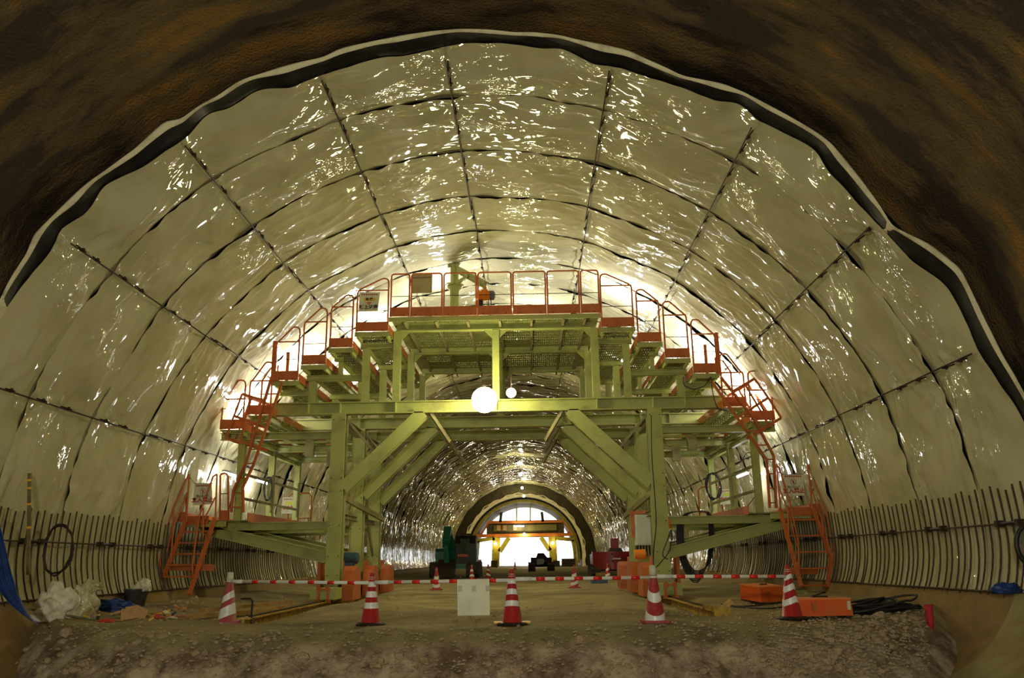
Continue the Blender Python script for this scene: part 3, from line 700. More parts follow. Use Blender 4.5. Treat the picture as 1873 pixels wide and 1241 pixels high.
# guard rail units: bent pipe loop + mid rail + toe board
def arc(c, r, a0, a1, n=5):
    return [(c[0] + r * math.cos(a0 + (a1 - a0) * k / n), c[1] + r * math.sin(a0 + (a1 - a0) * k / n)) for k in range(n + 1)]
def guard(x0, x1, z, h0, h1, y=YF - .03, toe=.23, mids=(.52,), bend=None):
    """pipe loop from x0 to x1 in the X-Z plane; h0/h1: top height over z at either end"""
    lo, hi = (x0, x1); r = .07; path = [(lo, z)]
    if abs(h0 - h1) < .05:
        path += [(lo, z + h0 - r)] + arc((lo + r, z + h0 - r), r, math.pi, math.pi / 2)[1:] + arc((hi - r, z + h1 - r), r, math.pi / 2, 0) + [(hi, z)]
    elif h1 > h0:
        xb = hi - .14
        path += [(lo, z + h0 - .09), (lo + .02, z + h0 - .03), (lo + .07, z + h0 + .02), (xb - .05, z + h1 - .025), (xb, z + h1 - .003), (hi - .05, z + h1 - .015), (hi - .012, z + h1 - .06), (hi, z + h1 - .13), (hi, z)]
    else:
        xb = lo + .14
        path += [(lo, z + h0 - .13), (lo + .012, z + h0 - .06), (lo + .05, z + h0 - .015), (xb, z + h0 - .003), (xb + .05, z + h0 - .025), (hi - .07, z + h1 + .02), (hi - .02, z + h1 - .03), (hi, z + h1 - .09), (hi, z)]
    g = gb('guard_rail', MB().tube([gp(a, y, b) for a, b in path], .021, 8), M_ORANGE, None, True)
    for m in mids: build('mid_rail', MB().tube([gp(lo, y, z + m), gp(hi, y, z + m)], .009, 6), M_DARK, g)
    if abs(h0 - h1) > .05:
        hm = min(h0, h1) - .02; build('mid_rail', MB().tube([gp(lo, y, z + hm), gp(hi, y, z + hm)], .018, 6), M_ORANGE, g)
    t = build('toe_board', MB().lohi(gp(lo - .02, y - .035, z), gp(hi + .02, y - .02, z + toe)), M_ORANGE, g)
    build('bolt', bolts([gp(lo + .12, y - .04, z + .03), gp(hi - .12, y - .04, z + .03)]), M_DARK, g)
    return g
ux = [-2.56, -2.06, -1.26, -.42, .44, 1.28, 2.1, 2.58]
for a, b in zip(ux[:-1], ux[1:]): guard(a + .025, b - .025, Z1, 1.10, 1.10)
for (x0, x1, z), hi_, lo_ in zip(LEV, (1.36, 1.33, 1.42, 1.33), (1.07, 1.05, 1.09, .98)):
    guard(-x1 + .04, -x0 - .04, z, lo_, hi_); guard(x0 + .04, x1 - .04, z, hi_, lo_)
for s in (-1, 1):
    for x0, x1, z, h0, h1 in ((5.42, 5.95, 4.36, 1.3, .85), (6.06, 6.58, 4.02, 1.2, .75)):
        if s < 0: guard(-x1, -x0, z, h1, h0, y=YF + .2, mids=(.5,))
        else: guard(x0, x1, z, h0, h1, y=YF + .2, mids=(.5,))
    gb('ladder_post', MB().lohi(gp(s * 5.29, YF - .08, 5.1), gp(s * 5.37, YF, 6.12)), M_ORANGE)
    gb('ladder_post', MB().lohi(gp(s * 5.13, YF + .5, 5.1), gp(s * 5.20, YF + .56, 5.98)), M_ORANGE)
    gb('guard_rail', MB().tube([gp(s * 5.36, YF + .4, 5.12), gp(s * 5.36, YF + .4, 5.62), gp(s * 5.52, YF + .3, 5.5), gp(s * 5.66, YF + .2, 5.2), gp(s * 5.66, YF + .2, 4.4)], .02, 8), M_ORANGE, None, True)

# caged ladders from the upper decks down to the bottom platform
LADL = ([(497, 690), (449, 850), (427, 898), (423, 938)], [(517, 698), (464, 850), (444, 892), (445, 938)])
LADR = ([(1318, 690), (1378, 765), (1415, 834), (1420, 930)], [(1300, 696), (1363, 786), (1402, 841), (1408, 930)])
CAGE = {0: [((482, 733), (443, 721)), ((472, 776), (428, 761)), ((475, 818), (413, 802))],
        1: [((1341, 716), (1380, 693)), ((1360, 757), (1405, 728)), ((1378, 796), (1429, 765))]}
for q, (lo_, li_) in enumerate((LADL, LADR)):
    A = [PY(x, y, YF - .02 + .1 * (k > 1)) for k, (x, y) in enumerate(lo_)]; B = [PY(x, y, YF - .02 + .1 * (k > 1)) for k, (x, y) in enumerate(li_)]
    mb = MB()
    for pts in (A, B):
        for p0, p1 in zip(pts[:-1], pts[1:]): mb.bar(p0, p1, .045, .085, up=(0, 1, 0))
    lad = gb('ladder', mb, M_ORANGE)
    zz = np.arange(A[-1][2] + .12, A[0][2] - .05, .33)
    def at(pts, z):
        zs_ = [p[2] for p in pts][::-1]; return np.array([np.interp(z, zs_, [p[i] for p in pts][::-1]) for i in range(3)])
    for z in zz:
        build('rung', MB().tube([at(A, z), at(B, z)], .016, 6), M_ORANGE, lad)
    mb = MB(); ends = []
    for (a, b) in CAGE[q]:
        p0 = PY(*a, YF - .05); p1 = PY(*b, YF + .02); back = np.array((0, .62, 0))
        for u, v in ((p0, p1), (p1, p1 + back), (p1 + back, p0 + back)): mb.bar(u, v, .012, .06)
        ends.append((p0, p1))
    for t in (.55, 1.0):
        for yo in (0, .62):
            pts = [e[0] + (e[1] - e[0]) * t + np.array((0, yo, 0)) for e in ends]
            for u, v in zip(pts[:-1], pts[1:]): mb.bar(u, v, .05, .012, up=(0, 1, 0))
    build('safety_cage', mb, M_ORANGE, lad)
    # wire from the post top down past the cage
    s = -1 if q == 0 else 1
    top = gp(s * 5.33, YF - .04, 6.1)
    build('wire', MB().tube([top, ends[0][1] + np.array((0, .02, .03)), ends[2][1] + np.array((0, 0, -.4))], .005, 5), M_DARK, lad)
# stairs
STL = dict(top=((340, 953), (393, 949)), bot=((299, 1058), (346, 1089)), left=True)
STR = dict(top=((1426, 931), (1487, 931)), bot=((1466, 1074), (1513, 1076)), left=False)
YT_, YB_ = 19.12, 18.55
for q, st in enumerate((STL, STR)):
    tA, tB = (PY(*p, YT_) for p in st['top'])
    if st['left']: bA, bB = PY(299, 1058, YB_ + .1), PY(346, 1089, YB_)
    else: bA, bB = PY(1466, 1074, YB_), PY(1513, 1076, YB_ + .05)
    mb = MB()
    if st['left']:
        mb.bar(tA, bA, .05, .15, up=(0, 1, 0)); mb.bar(tB, bB, .05, .15, up=(0, 1, 0)); seqA = [tA, bA]; seqB = [tB, bB]
    else:
        kk = PY(1520, 1022, YB_ + .2)
        mb.bar(tA, bA, .05, .15, up=(0, 1, 0)); mb.bar(tB, kk, .05, .15, up=(0, 1, 0)); mb.bar(kk, bB, .05, .15, up=(0, 1, 0)); seqA = [tA, bA]; seqB = [tB, kk, bB]
    stair = gb('stair', mb, M_ORANGE)
    def at2(pts, z):
        zs_ = [p[2] for p in pts][::-1]; return np.array([np.interp(z, zs_, [p[i] for p in pts][::-1]) for i in range(3)])
    zlow = max(bA[2], bB[2]) + .04; zs = np.linspace(tA[2] - .24, zlow, 5)
    for iz, z in enumerate(zs):
        a, b = at2(seqA, z), at2(seqB, z); back = np.array((0, .22, 0))
        m2 = MB(); m2.add([a, b, b + back, a + back, a - (0, 0, .035), b - (0, 0, .035), b + back - (0, 0, .035), a + back - (0, 0, .035)],
                          [(0, 1, 2, 3), (7, 6, 5, 4), (0, 4, 5, 1), (1, 5, 6, 2), (2, 6, 7, 3), (3, 7, 4, 0)])
        build('tread', m2, M_ORANGE, stair)
        if iz == 3:
            off = np.array((.22 if st['left'] else -.18, .3, -.08)); build('cross_channel', MB().bar(a + (-.05, .24, -.06), b + off, .06, .14), M_ORANGE, stair)
    # handrails: post loops on either side
    if st['left']:
        HR = [[(346, 868), (339, 880), (303, 966), (293, 1000), (292, 1030), (300, 1050)], [(397, 868), (390, 872), (372, 920), (363, 952), (352, 1030), (352, 1060)]]
        tops = [(346, 868, 341, 955), (397, 868, 394, 950)]
        lowr = [[(343, 900), (318, 960), (305, 1010)], [(394, 910), (374, 950)]]
        posts = [[(318, 930), (313, 1030)], [(372, 930), (371, 985)]]
    else:
        HR = [[(1419, 850), (1425, 856), (1445, 920), (1460, 990), (1463, 1060)], [(1477, 850), (1486, 866), (1514, 950), (1525, 1000), (1522, 1030)]]
        tops = [(1420, 850, 1428, 932), (1477, 850, 1486, 931)]
        lowr = [[(1423, 885), (1444, 945), (1458, 1000)], [(1483, 890), (1506, 960), (1519, 1010)]]
        posts = [[(1441, 925), (1443, 985)], [(1505, 940), (1506, 985)]]
    yat = lambda py: YT_ + (YB_ - YT_) * min(max((py - 860) / 200., 0), 1)
    for h in HR: build('handrail', MB().tube([PY(x, y, yat(y)) for x, y in h], .021, 8), M_ORANGE, stair, True)
    for x0, y0, x1, y1 in tops: build('handrail_post', MB().tube([PY(x0, y0, YT_ - .01), PY(x1, y1, YT_ - .01)], .021, 8), M_ORANGE, stair)
    for h in lowr: build('lower_rail', MB().tube([PY(x, y, yat(y)) for x, y in h], .016, 6), M_ORANGE, stair)
    for h in posts: build('handrail_post', MB().tube([PY(x, y, yat(y)) for x, y in h], .018, 6), M_ORANGE, stair)
# platform rail loops beside the stairs
for (xa, xb, yt, yb) in ((402, 418, 866, 952), (326, 341, 884, 955), (1483, 1503, 864, 940)):
    w = (xb - xa) / 2; p = [(xa, yb), (xa + 1, yt + w)] + [(xa + w - w * math.cos(a), yt + w - w * math.sin(a)) for a in np.linspace(.3, 2.84, 6)] + [(xb - 1, yt + w), (xb, yb)]
    g = gb('guard_rail', MB().tube([PY(x, y, 19.3) for x, y in p], .022, 8), M_ORANGE, None, True)
    a, b = PY(xa, yb, 19.28), PY(xb, yb - 18, 19.28); build('toe_board', MB().lohi(a, b + np.array((0, .012, 0))), M_ORANGE, g)
    m0, m1 = PY(xa, (yt + yb) / 2 - 5, 19.3), PY(xb, (yt + yb) / 2 - 6, 19.3); build('mid_rail', MB().tube([m0, m1], .01, 6), M_DARK, g)
# rear rails on the bottom decks that carry signs
for s in (-1, 1):
    g = gb('guard_rail', MB().tube([gp(s * 6.55, 25.2, 1.9), gp(s * 6.55, 25.2, 2.85), gp(s * 6.45, 25.2, 2.95), gp(s * 5.95, 25.2, 2.95), gp(s * 5.85, 25.2, 2.85), gp(s * 5.85, 25.2, 1.9)], .022, 8), M_ORANGE, None, True)
    build('mid_rail', MB().tube([gp(s * 6.55, 25.2, 2.2), gp(s * 5.85, 25.2, 2.2)], .018, 6), M_ORANGE, g)
# wheels and bogies
for s in (-1, 1):
    for fi, fy in enumerate(FR):
        x = GX0 + s * 3.82
        mb = MB(); mb.lohi((x - .16, fy - .3, .3), (x + .16, fy + .3, .43)); gb('saddle', mb, M_GREEND)
        if fi == 0:
            gbx = gb('end_box', MB().lohi((x - .31, fy - .92, .115), (x + .27, fy - .3, .36)), M_GREEN)
            cl = MB()
            for dx in (-.1, .1): cl.bar((x + dx, fy - .97, .42), (x + dx * 1.1, fy - .97, .1), .05, .05, up=(0, 1, 0)); cl.lohi((x + dx - .045, fy - 1.0, .3), (x + dx + .045, fy - .93, .38)); cl.lohi((x + dx * 1.2 - .05, fy - 1.02, .05), (x + dx * 1.2 + .05, fy - .93, .13))
            cl.lohi((x - .1, fy - .99, .32), (x + .1, fy - .95, .36))
            build('rail_clamp', cl, M_ORANGE, gbx)
        if fi < 3:
            xi = x - s * .36
            dz = .0
            hs = gb('wheel_housing', MB().prism([(fy - .15, .06), (fy + .75, .06), (fy + .72, .52), (fy + .6, .78), (fy + .1, .82), (fy - .1, .7), (fy - .2, .4)], 'x', xi - .13, xi + .13), M_ORANGE)
            w = MB(); w.lathe([(.05, -.07), (.22, -.07), (.22, .07), (.05, .07)], (xi + s * .16, fy + .3, .325), 20, 'x'); build('wheel', w, M_DARK, hs)
            gb('wheel_housing', MB().lohi((x - .12, fy + .3, .16), (x + .12, fy + 1.2, .95)), M_ORANGE)
            gb('side_plate', MB().lohi((x + s * .34, fy + .1, .1), (x + s * .42, fy + .5, .95)), M_ORANGE)
mo = MB(); x = GX0 - 3.6
mo.lathe([(.0, -.2), (.12, -.2), (.14, -.14), (.14, .14), (.12, .2), (0, .2)], (x, 20.45, 1.0), 16, 'x'); mo.lohi((x - .1, 20.35, .82), (x + .1, 20.55, .9)); gb('drive_motor', mo, M_BLUEM, 'blue electric drive motor')
mo = MB(); mo.lathe([(.0, -.15), (.11, -.15), (.12, .1), (0, .16)], (GX0 + 3.4, 20.3, 1.0), 14, 'x'); gb('drive_motor', mo, M_HOIST, 'orange electric drive motor')

# jib crane on the top deck
mb = MB(); m0 = PY(831, 560, 20.6); mx_ = m0[0]
mast = MB(); zt_ = PY(831, 484, 20.6)[2]; zf_ = PY(831, 524, 20.6)[2]
mast.lathe([(.12, Z1), (.12, zf_ - .12), (.19, zf_ - .06), (.19, zf_), (.11, zf_ + .04), (.11, zt_ - .09), (.13, zt_ - .07), (.13, zt_), (0, zt_)], (mx_, 20.6, 0), 18)
jib = gb('jib_crane', mast, M_GREEN, 'pale green jib crane post', True)
tip = PY(889, 522, 19.55); root = np.array((mx_ - .05, 20.65, zt_ - .05))
build('jib_arm', MB().ibeam(root, tip, .12, .17), M_GREEN, jib)
build('jib_brace', MB().bar(np.array((mx_ + .08, 20.5, zf_ + .06)), root + (tip - root) * .5, .07, .08), M_GREEN, jib)
fl = MB(); fl.lathe([(.15, zf_), (.25, zf_), (.25, zf_ + .04), (.15, zf_ + .04)], (mx_, 20.6, 0), 8); build('collar_flange', fl, M_GREEN, jib)
jp = MB()
jp.lohi((mx_ - .17, 20.5, zt_ - .12), (mx_ - .1, 20.72, zt_ + .02)); build('pivot_block', jp, M_GREEND, jib)
# ================================================================== things on and around the gantry
# chain hoist under the jib
hp = PY(887, 541, 19.5)
h = thing('chain_hoist', 'orange electric chain hoist hanging from the jib over the top deck', 'hoist', tuple(hp))
body = MB(); body.lathe([(0, -.2), (.1, -.2), (.125, -.15), (.125, .1), (.115, .13), (.115, .2), (.07, .22), (0, .22)], tuple(hp), 18, 'x'); body.lohi(hp + (-.08, -.13, -.1), hp + (.07, .13, .12)); build('body', body, M_HOIST, h, True)
cap = MB(); cap.lathe([(.118, .12), (.125, .14), (.12, .22), (.06, .26), (0, .26)], tuple(hp), 18, 'x'); build('end_cover', cap, mat('hoist_grey', S(110, 112, 120), .4, second=S(90, 90, 96), nscale=8), h, True)
hk = MB(); hk.tube([hp + (-.03, 0, .12), hp + (-.03, 0, .2), hp + (.0, 0, .25), hp + (.03, 0, .21)], .018, 6); build('top_hook', hk, M_HOIST, h)
hk = MB(); hk.lohi(hp + (-.22, -.07, -.3), hp + (-.05, .07, -.14)); hk.tube([hp + (-.1, 0, -.12), hp + (-.1, 0, -.2)], .03, 8); build('chain_bag', hk, M_BLACK, h)
hk = MB(); hk.tube([hp + (.09, 0, -.1), hp + (.09, 0, -.28)], .012, 6); hk.tube([hp + (.15, 0, -.1), hp + (.15, 0, -.24)], .012, 6); build('chain', hk, M_DARK, h)
root_, tip_ = np.array((0, 0, 0)), tip
hk = MB(); hk.tube([tip_ + (0, 0, -.06), hp + (0, 0, .24)], .012, 6); build('hanger', hk, M_DARK, h)

# signs
def sign(name, label, quad, Y, m=M_PAPER, group=None):
    """quad: 4 pixel corners TL TR BR BL in the plane Y"""
    P = [PY(*q, Y) for q in quad]; c = sum(P) / 4
    t = thing(name, label, 'sign', tuple(c), group=group)
    mb = MB(); bk = np.array((0, .012, 0)); mb.add(P + [p + bk for p in P], [(0, 3, 2, 1), (4, 5, 6, 7), (0, 1, 5, 4), (1, 2, 6, 5), (2, 3, 7, 6), (3, 0, 4, 7)])
    build('board', mb, m, t)
    def uvp(u, v, lift=.004):
        a = P[0] + (P[1] - P[0]) * u; b = P[3] + (P[2] - P[3]) * u; return a + (b - a) * v - np.array((0, lift, 0))
    return t, uvp, P
def diamonds(t, uvp, n, v, w=.05):
    mb = MB()
    for k in range(n):
        u = .09 + .82 * (k + .5) / n
        mb.add([uvp(u - w, v), uvp(u, v - .055), uvp(u + w, v), uvp(u, v + .055)], [(0, 3, 2, 1)])
    build('diamond_row', mb, M_SRED, t)
def pictogram(t, uvp, u, v, r):
    mb = MB(); n = 28; a = [uvp(u + r * math.cos(q) * 1.0, v + r * math.sin(q)) for q in np.linspace(0, 2 * math.pi, n + 1)]
    b = [uvp(u + .84 * r * math.cos(q), v + .84 * r * math.sin(q)) for q in np.linspace(0, 2 * math.pi, n + 1)]
    mb.quadstrip(a, b)
    mb.add([uvp(u - .62 * r, v - .5 * r, .005), uvp(u - .5 * r, v - .62 * r, .005), uvp(u + .62 * r, v + .5 * r, .005), uvp(u + .5 * r, v + .62 * r, .005)], [(0, 1, 2, 3)])
    build('prohibition_ring', mb, M_SRED, t)
    mb = MB(); hd = [uvp(u + .17 * r * math.cos(q), v - .42 * r + .17 * r * math.sin(q), .003) for q in np.linspace(0, 2 * math.pi, 11)[:-1]]
    mb.add(hd, [tuple(range(10))])
    for pts in ([(-.2, -.2), (.2, -.2), (.16, .25), (-.16, .25)], [(-.16, .25), (-.02, .25), (-.1, .7), (-.24, .68)], [(.02, .25), (.16, .25), (.26, .66), (.12, .7)], [(-.2, -.2), (-.38, .12), (-.3, .18), (-.14, -.05)], [(.2, -.2), (.38, .12), (.3, .18), (.14, -.05)]):
        mb.add([uvp(u + a * r, v + b * r, .003) for a, b in pts], [(0, 1, 2, 3)])
    build('walking_figure', mb, M_SBLK, t)
def lettering(t, uvp, txt, u, v, size, m, name='lettering', bold=.004):
    return text_mesh(txt, size, uvp(u, v, .006), m, t, name, bold)
NOENT = 'white no-entry sign hung on a chain across the top of the orange stair'
for quad, Y in (([(356, 885), (387, 885), (388, 923), (352, 925)], 19.05), ([(1431, 868), (1469, 868), (1472, 907), (1434, 908)], 19.05)):
    t, uvp, P = sign('warning_sign', NOENT, quad, Y, group='no-entry signs at the stairs')
    diamonds(t, uvp, 8, .1); pictogram(t, uvp, .5, .36, .145)
    lettering(t, uvp, '関係者以外', .5, .6, .06, M_SGRY, bold=.001); lettering(t, uvp, '立入禁止', .5, .78, .125, M_SRED)
    ch = MB()
    lft = quad[0][0] < 900
    e0, e1 = ((345, 872), (395, 876)) if lft else ((1421, 862), (1478, 858))
    ch.tube([PY(*e0, 19.12), P[0], ], .006, 5); ch.tube([P[1], PY(*e1, 19.12)], .006, 5); ch.tube([P[0], P[1]], .005, 5); build('chain', ch, M_DARK, t)
t, uvp, P = sign('warning_sign', 'overhead hazard sign with yellow panel hung on a stepped guard rail', [(658, 535), (695, 535), (691, 569), (656, 570)], YF - .08)
diamonds(t, uvp, 8, .12)
mb = MB(); mb.add([uvp(*p) for p in ((.24, .29), (.78, .29), (.82, .375), (.78, .46), (.24, .46), (.2, .375))], [(0, 5, 4, 3, 2, 1)]); build('yellow_panel', mb, M_SYEL, t)
lettering(t, uvp, '危 険', .5, .375, .075, M_SBLK)
mb = MB(); mb.add([uvp(*p) for p in ((.42, .64), (.42, .56), (.3, .56), (.5, .49), (.7, .56), (.6, .56), (.6, .64))], [(0, 1, 2, 3, 4, 5, 6)]); build('arrow', mb, M_SPNK, t)
lettering(t, uvp, '頭上注意', .5, .8, .115, M_SBLK)
t, uvp, P = sign('sign_back', 'plain tan back of a sign tied to the top deck guard rail', [(753, 503), (791, 502), (790, 536), (752, 537)], YF + .04, M_TAN)
mb = MB(); mb.tube([uvp(.0, .18), uvp(1, .16)], .006, 6); build('tie_wire', mb, M_DARK, t)
for quad, lab in (([(517, 910), (543, 910), (541, 940), (515, 940)], 0), ([(1316, 896), (1341, 894), (1341, 922), (1318, 924)], 1)):
    t, uvp, P = sign('warning_sign', 'white sign with lime panel on the rear guard rail of the bottom platform', quad, 25.15, group='signs on the rear bottom rails')
    diamonds(t, uvp, 7, .13)
    mb = MB(); mb.add([uvp(*p) for p in ((.25, .27), (.95, .27), (1.0, .37), (.95, .47), (.25, .47), (.2, .37))], [(0, 5, 4, 3, 2, 1)]); build('lime_panel', mb, M_SLIME, t)
    lettering(t, uvp, '安全帯', .46, .66, .12, M_SRED)

# control cabinet on the inner leg, with conduit and orange bracket
cp = PY(1176, 970, 22.0)
t = thing('control_cabinet', 'grey steel control cabinet strapped to a gantry leg above the wheels', 'cabinet', (cp[0], 22.0, cp[2] - .42))
a = PY(1163, 998, 21.85); b = PY(1189, 942, 21.85)
cab = build('body', MB().lohi((a[0], 21.78, a[2]), (b[0], 22.02, b[2])), M_CAB, t)
build('door', MB().lohi((a[0] + .05, 21.765, a[2] + .03), (b[0] - .02, 21.78, b[2] - .03)), M_CAB, t)
build('side_trim', MB().lohi((a[0] + .0, 21.76, a[2] + .0), (a[0] + .05, 21.775, b[2])), mat('pale_cabinet_trim', S(226, 224, 208), .3, second=S(200, 196, 176), nscale=4), t)  # paler trim strip along one edge of the cabinet front
build('bracket', MB().lohi((a[0] - .09, 21.9, a[2] + .2), (a[0] - .01, 22.05, b[2] + .05)).lohi((a[0] - .1, 21.86, b[2] + .02), (b[0] - .05, 22.0, b[2] + .1)), M_ORANGE, t)
for k in range(5): build('conduit', MB().tube([(a[0] + .06 + k * .075, 21.95, a[2]), (a[0] + .05 + k * .08, 21.98, .98)], .022, 6), M_BLACK, t)
for k in range(2): build('conduit', MB().tube([(b[0] - .08 + k * .07, 21.9, b[2]), (b[0] - .08 + k * .07, 21.92, b[2] + .42)], .02, 6), M_PIPE, t)
# small loudspeaker and rotating lamp beside the arm
wp = PY(1222, 958, 19.75)
t = thing('warning_beacon', 'small orange warning beacon with pale base beside the gantry leg', 'lamp', tuple(wp))
build('lens', MB().lathe([(.07, -.12), (.06, .05), (.03, .12), (0, .14)], tuple(wp), 12), M_HOIST, t, True); build('base', MB().lathe([(0, -.18), (.075, -.18), (.075, -.12), (0, -.12)], tuple(wp), 12), M_PAPER, t)
wp = PY(1227, 1040, 20.1)
# hose bundle hung over the bottom arm
import itertools
hc = PY(1272, 960, 21.2)
t = thing('hose_bundle', 'thick bundle of black hoses looped over the bottom arm of the gantry', 'hose', (hc[0], 21.2, hc[2]))
for k in range(8):
    j = k * .036 - .13; yo = 21.2 + RND.uniform(-.1, .1)
    L0 = PY(1248 + j * 40, 948, yo); L1 = PY(1245 + j * 50, 1000, yo); Bt = PY(1254 + k * .9, 1048 - k * 2.2, yo - .1); Bt2 = PY(1276 + k * .3, 1066 - k * 3, yo - .1); R1 = PY(1299 + j * 28, 1020, yo); R0_ = PY(1299 + j * 30, 946, yo); T = PY(1278, 936, yo)
    ctrl = [T, L0, L1, Bt, Bt2, R1, R0_]
    pts = []
    n = len(ctrl)
    for i in range(n):
        p0, p1, p2, p3 = ctrl[i - 1], ctrl[i], ctrl[(i + 1) % n], ctrl[(i + 2) % n]
        for q in (0, .33, .66): pts.append(.5 * ((2 * p1) + (-p0 + p2) * q + (2 * p0 - 5 * p1 + 4 * p2 - p3) * q * q + (-p0 + 3 * p1 - 3 * p2 + p3) * q ** 3))
    build('hose', MB().tube(pts, .016, 6, closed=True), M_BLACK, t, True)
# loose cables on the leg and the decks
def cable(pts, r, label, m=M_BLACK, name='cable', group=None):
    ctrl = [np.array(p) for p in pts]; out = []
    n = len(ctrl)
    for i in range(n - 1):
        p0, p1, p2, p3 = ctrl[max(i - 1, 0)], ctrl[i], ctrl[i + 1], ctrl[min(i + 2, n - 1)]
        for q in np.linspace(0, 1, 7)[:-1]: out.append(.5 * ((2 * p1) + (-p0 + p2) * q + (2 * p0 - 5 * p1 + 4 * p2 - p3) * q * q + (-p0 + 3 * p1 - 3 * p2 + p3) * q ** 3))
    out.append(ctrl[-1]); o = build(name, MB().tube(out, r, 6), m, None, True, True, tuple(ctrl[0])); tag(o, label, 'cable', group); return o
cable([PY(x, y, 19.55) for x, y in ((1191, 760), (1192, 830), (1197, 900), (1200, 960), (1195, 1010), (1197, 1038), (1212, 1025), (1225, 1005), (1228, 970), (1220, 990), (1212, 1015), (1222, 1024))], .012, 'thin black cable running down the gantry leg and looping at the strut')
cable([PY(x, y, 18.95) for x, y in ((1250, 690), (1252, 705), (1270, 712), (1290, 705), (1300, 690), (1303, 715), (1312, 745), (1330, 752))], .012, 'thin black cable sagging under the stepped deck beside the caged ladder')
cable([PY(x, y, 22.1) for x, y in ((1383, 830), (1365, 830), (1360, 850), (1380, 880), (1382, 905), (1368, 925), (1352, 940))], .012, 'thin black cable curving past the side posts behind the bottom platform')
def coil(name, label, c, rx, rz, n, r, m=M_BLACK, ax='y', cat='cable', tilt=.1):
    t = thing(name, label, cat, tuple(c))
    for k in range(n):
        pts = []
        for a in np.linspace(0, 2 * math.pi, 29)[:-1]:
            f = 1 + .06 * math.sin(3 * a + k) + RND.uniform(-.03, .03); off = RND.uniform(-.02, .02)
            if ax == 'y': pts.append((c[0] + rx * f * math.cos(a) + .012 * k, c[1] + off - .015 * k, c[2] + rz * f * math.sin(a)))
            else: pts.append((c[0] + rx * f * math.cos(a) + .012 * k, c[1] + rz * f * math.sin(a), c[2] + r + .018 * k + abs(off)))
        build('loop', MB().tube(pts, r, 6, closed=True), m, t, True)
    return t
coil('cable_coil', 'small coil of black cable hanging from a side post beside a lit tube lamp', PY(489, 895, 22.0), .1, .3, 5, .012)
coil('cable_coil', 'loose coil of black cable tied to a rear side post near the hose bundle', PY(1303, 890, 23.8), .2, .36, 5, .012)
coil('cable_coil', 'coil of dark rusty cable hanging on the starter bars beside a marked pole', wallpt(-(S90 - .02), .32, 14.05), .24, .40, 4, .011, M_DARK)

# lamps ---------------------------------------------------------------
def light(name, kind, loc, power, col, parent, size=.2, rot=None, size_y=None, spread=None):
    l = bpy.data.lights.new(name, kind); l.energy = power; l.color = col
    if kind == 'POINT': l.shadow_soft_size = size
    if kind == 'AREA':
        l.size = size
        if size_y: l.shape = 'RECTANGLE'; l.size_y = size_y
        if spread: l.spread = spread
    o = bpy.data.objects.new(name, l); COL.objects.link(o); o.parent = parent
    o.location = Vector(loc) - Vector(BASE[parent.name])
    if rot is not None: o.rotation_euler = rot
    return o
def aim(d):
    return Vector(d).to_track_quat('-Z', 'Y').to_euler()
bp_ = PY(886, 732, 19.35)
t = thing('balloon_lamp', 'large glowing yellow balloon lamp hung in front of the main beam', 'lamp', tuple(bp_))
r = .31
build('globe', MB().lathe([(0, -r)] + [(r * math.cos(a), r * math.sin(a)) for a in np.linspace(-1.4, 1.4, 14)] + [(0, r)], tuple(bp_), 24), M_BALLOON, t, True)
build('bracket', MB().bar(bp_ + (0, .05, r * .9), bp_ + (.0, .45, r * 1.1), .05, .05).bar(bp_ + (0, 0, r * .95), bp_ + (0, 0, r * 1.15), .08, .08), M_DARK, t)
light('balloon_light', 'POINT', bp_ + (0, -.36, -.02), 420, LAMP_YELLOW, t, .3)
b2 = PY(935, 719, 31.0)
t = thing('balloon_lamp', 'smaller glowing yellow lamp hung from the crown behind the gantry', 'lamp', tuple(b2))
r = .19
build('globe', MB().lathe([(0, -r)] + [(r * math.cos(a), r * math.sin(a)) for a in np.linspace(-1.4, 1.4, 10)] + [(0, r)], tuple(b2), 20), M_BALLOON, t, True)
build('hanger', MB().tube([b2 + (0, 0, r), (b2[0], b2[1], 8.55)], .012, 6), M_DARK, t)
light('balloon_light', 'POINT', b2 + (0, -.24, 0), 700, LAMP_YELLOW, t, .14)
# floodlights on the decks throwing light on the sheeting
def flood(p, d, power, label, wid=.36, group=None):
    p = np.array(p, float); d = np.array(d, float); d /= np.linalg.norm(d)
    t = thing('floodlight', label, 'lamp', tuple(p), group=group)
    build('housing', MB().bar(p - d * .1, p + d * .02, wid, .26), M_DARK, t)
    build('glass', MB().bar(p + d * .02, p + d * .03, wid - .04, .22), M_FLOODFACE, t)
    build('stand', MB().bar(p - d * .05 + (0, 0, -.02), p - d * .05 + (0, 0, -.3), .04, .04), M_DARK, t)
    light('flood_light', 'AREA', p + d * .05, power, LAMP_WHITE, t, wid, aim(d), .22)
for s in (-1, 1):
    flood(gp(s * 6.35, 20.6, 4.45), (s * .75, .15, .55), 330, 'floodlight on the shoulder deck aimed at the sheeting', group='floodlights on the shoulder decks')
    flood(gp(s * 5.05, 21.2, 5.5), (s * .6, .1, .65), 210, 'floodlight on the lowest stepped deck aimed at the sheeting', group='floodlights on the lowest steps')
flood(gp(-1.45, 21.6, Z1 + .35), (.05, -.45, 1), 110, 'floodlight on the top deck aimed at the crown beside the jib crane')
flood(gp(3.05, 20.6, 6.75), (.35, .1, .9), 120, 'floodlight on the upper step of the deck aimed at the sheeting')
flood(gp(-3.2, 22.4, 6.75), (-.45, .2, .9), 120, 'floodlight behind the overhead hazard sign aimed at the sheeting')
flood(gp(1.2, 23.8, Z1 + .45), (.1, .2, 1), 80, 'floodlight at the rear of the top deck aimed at the crown')
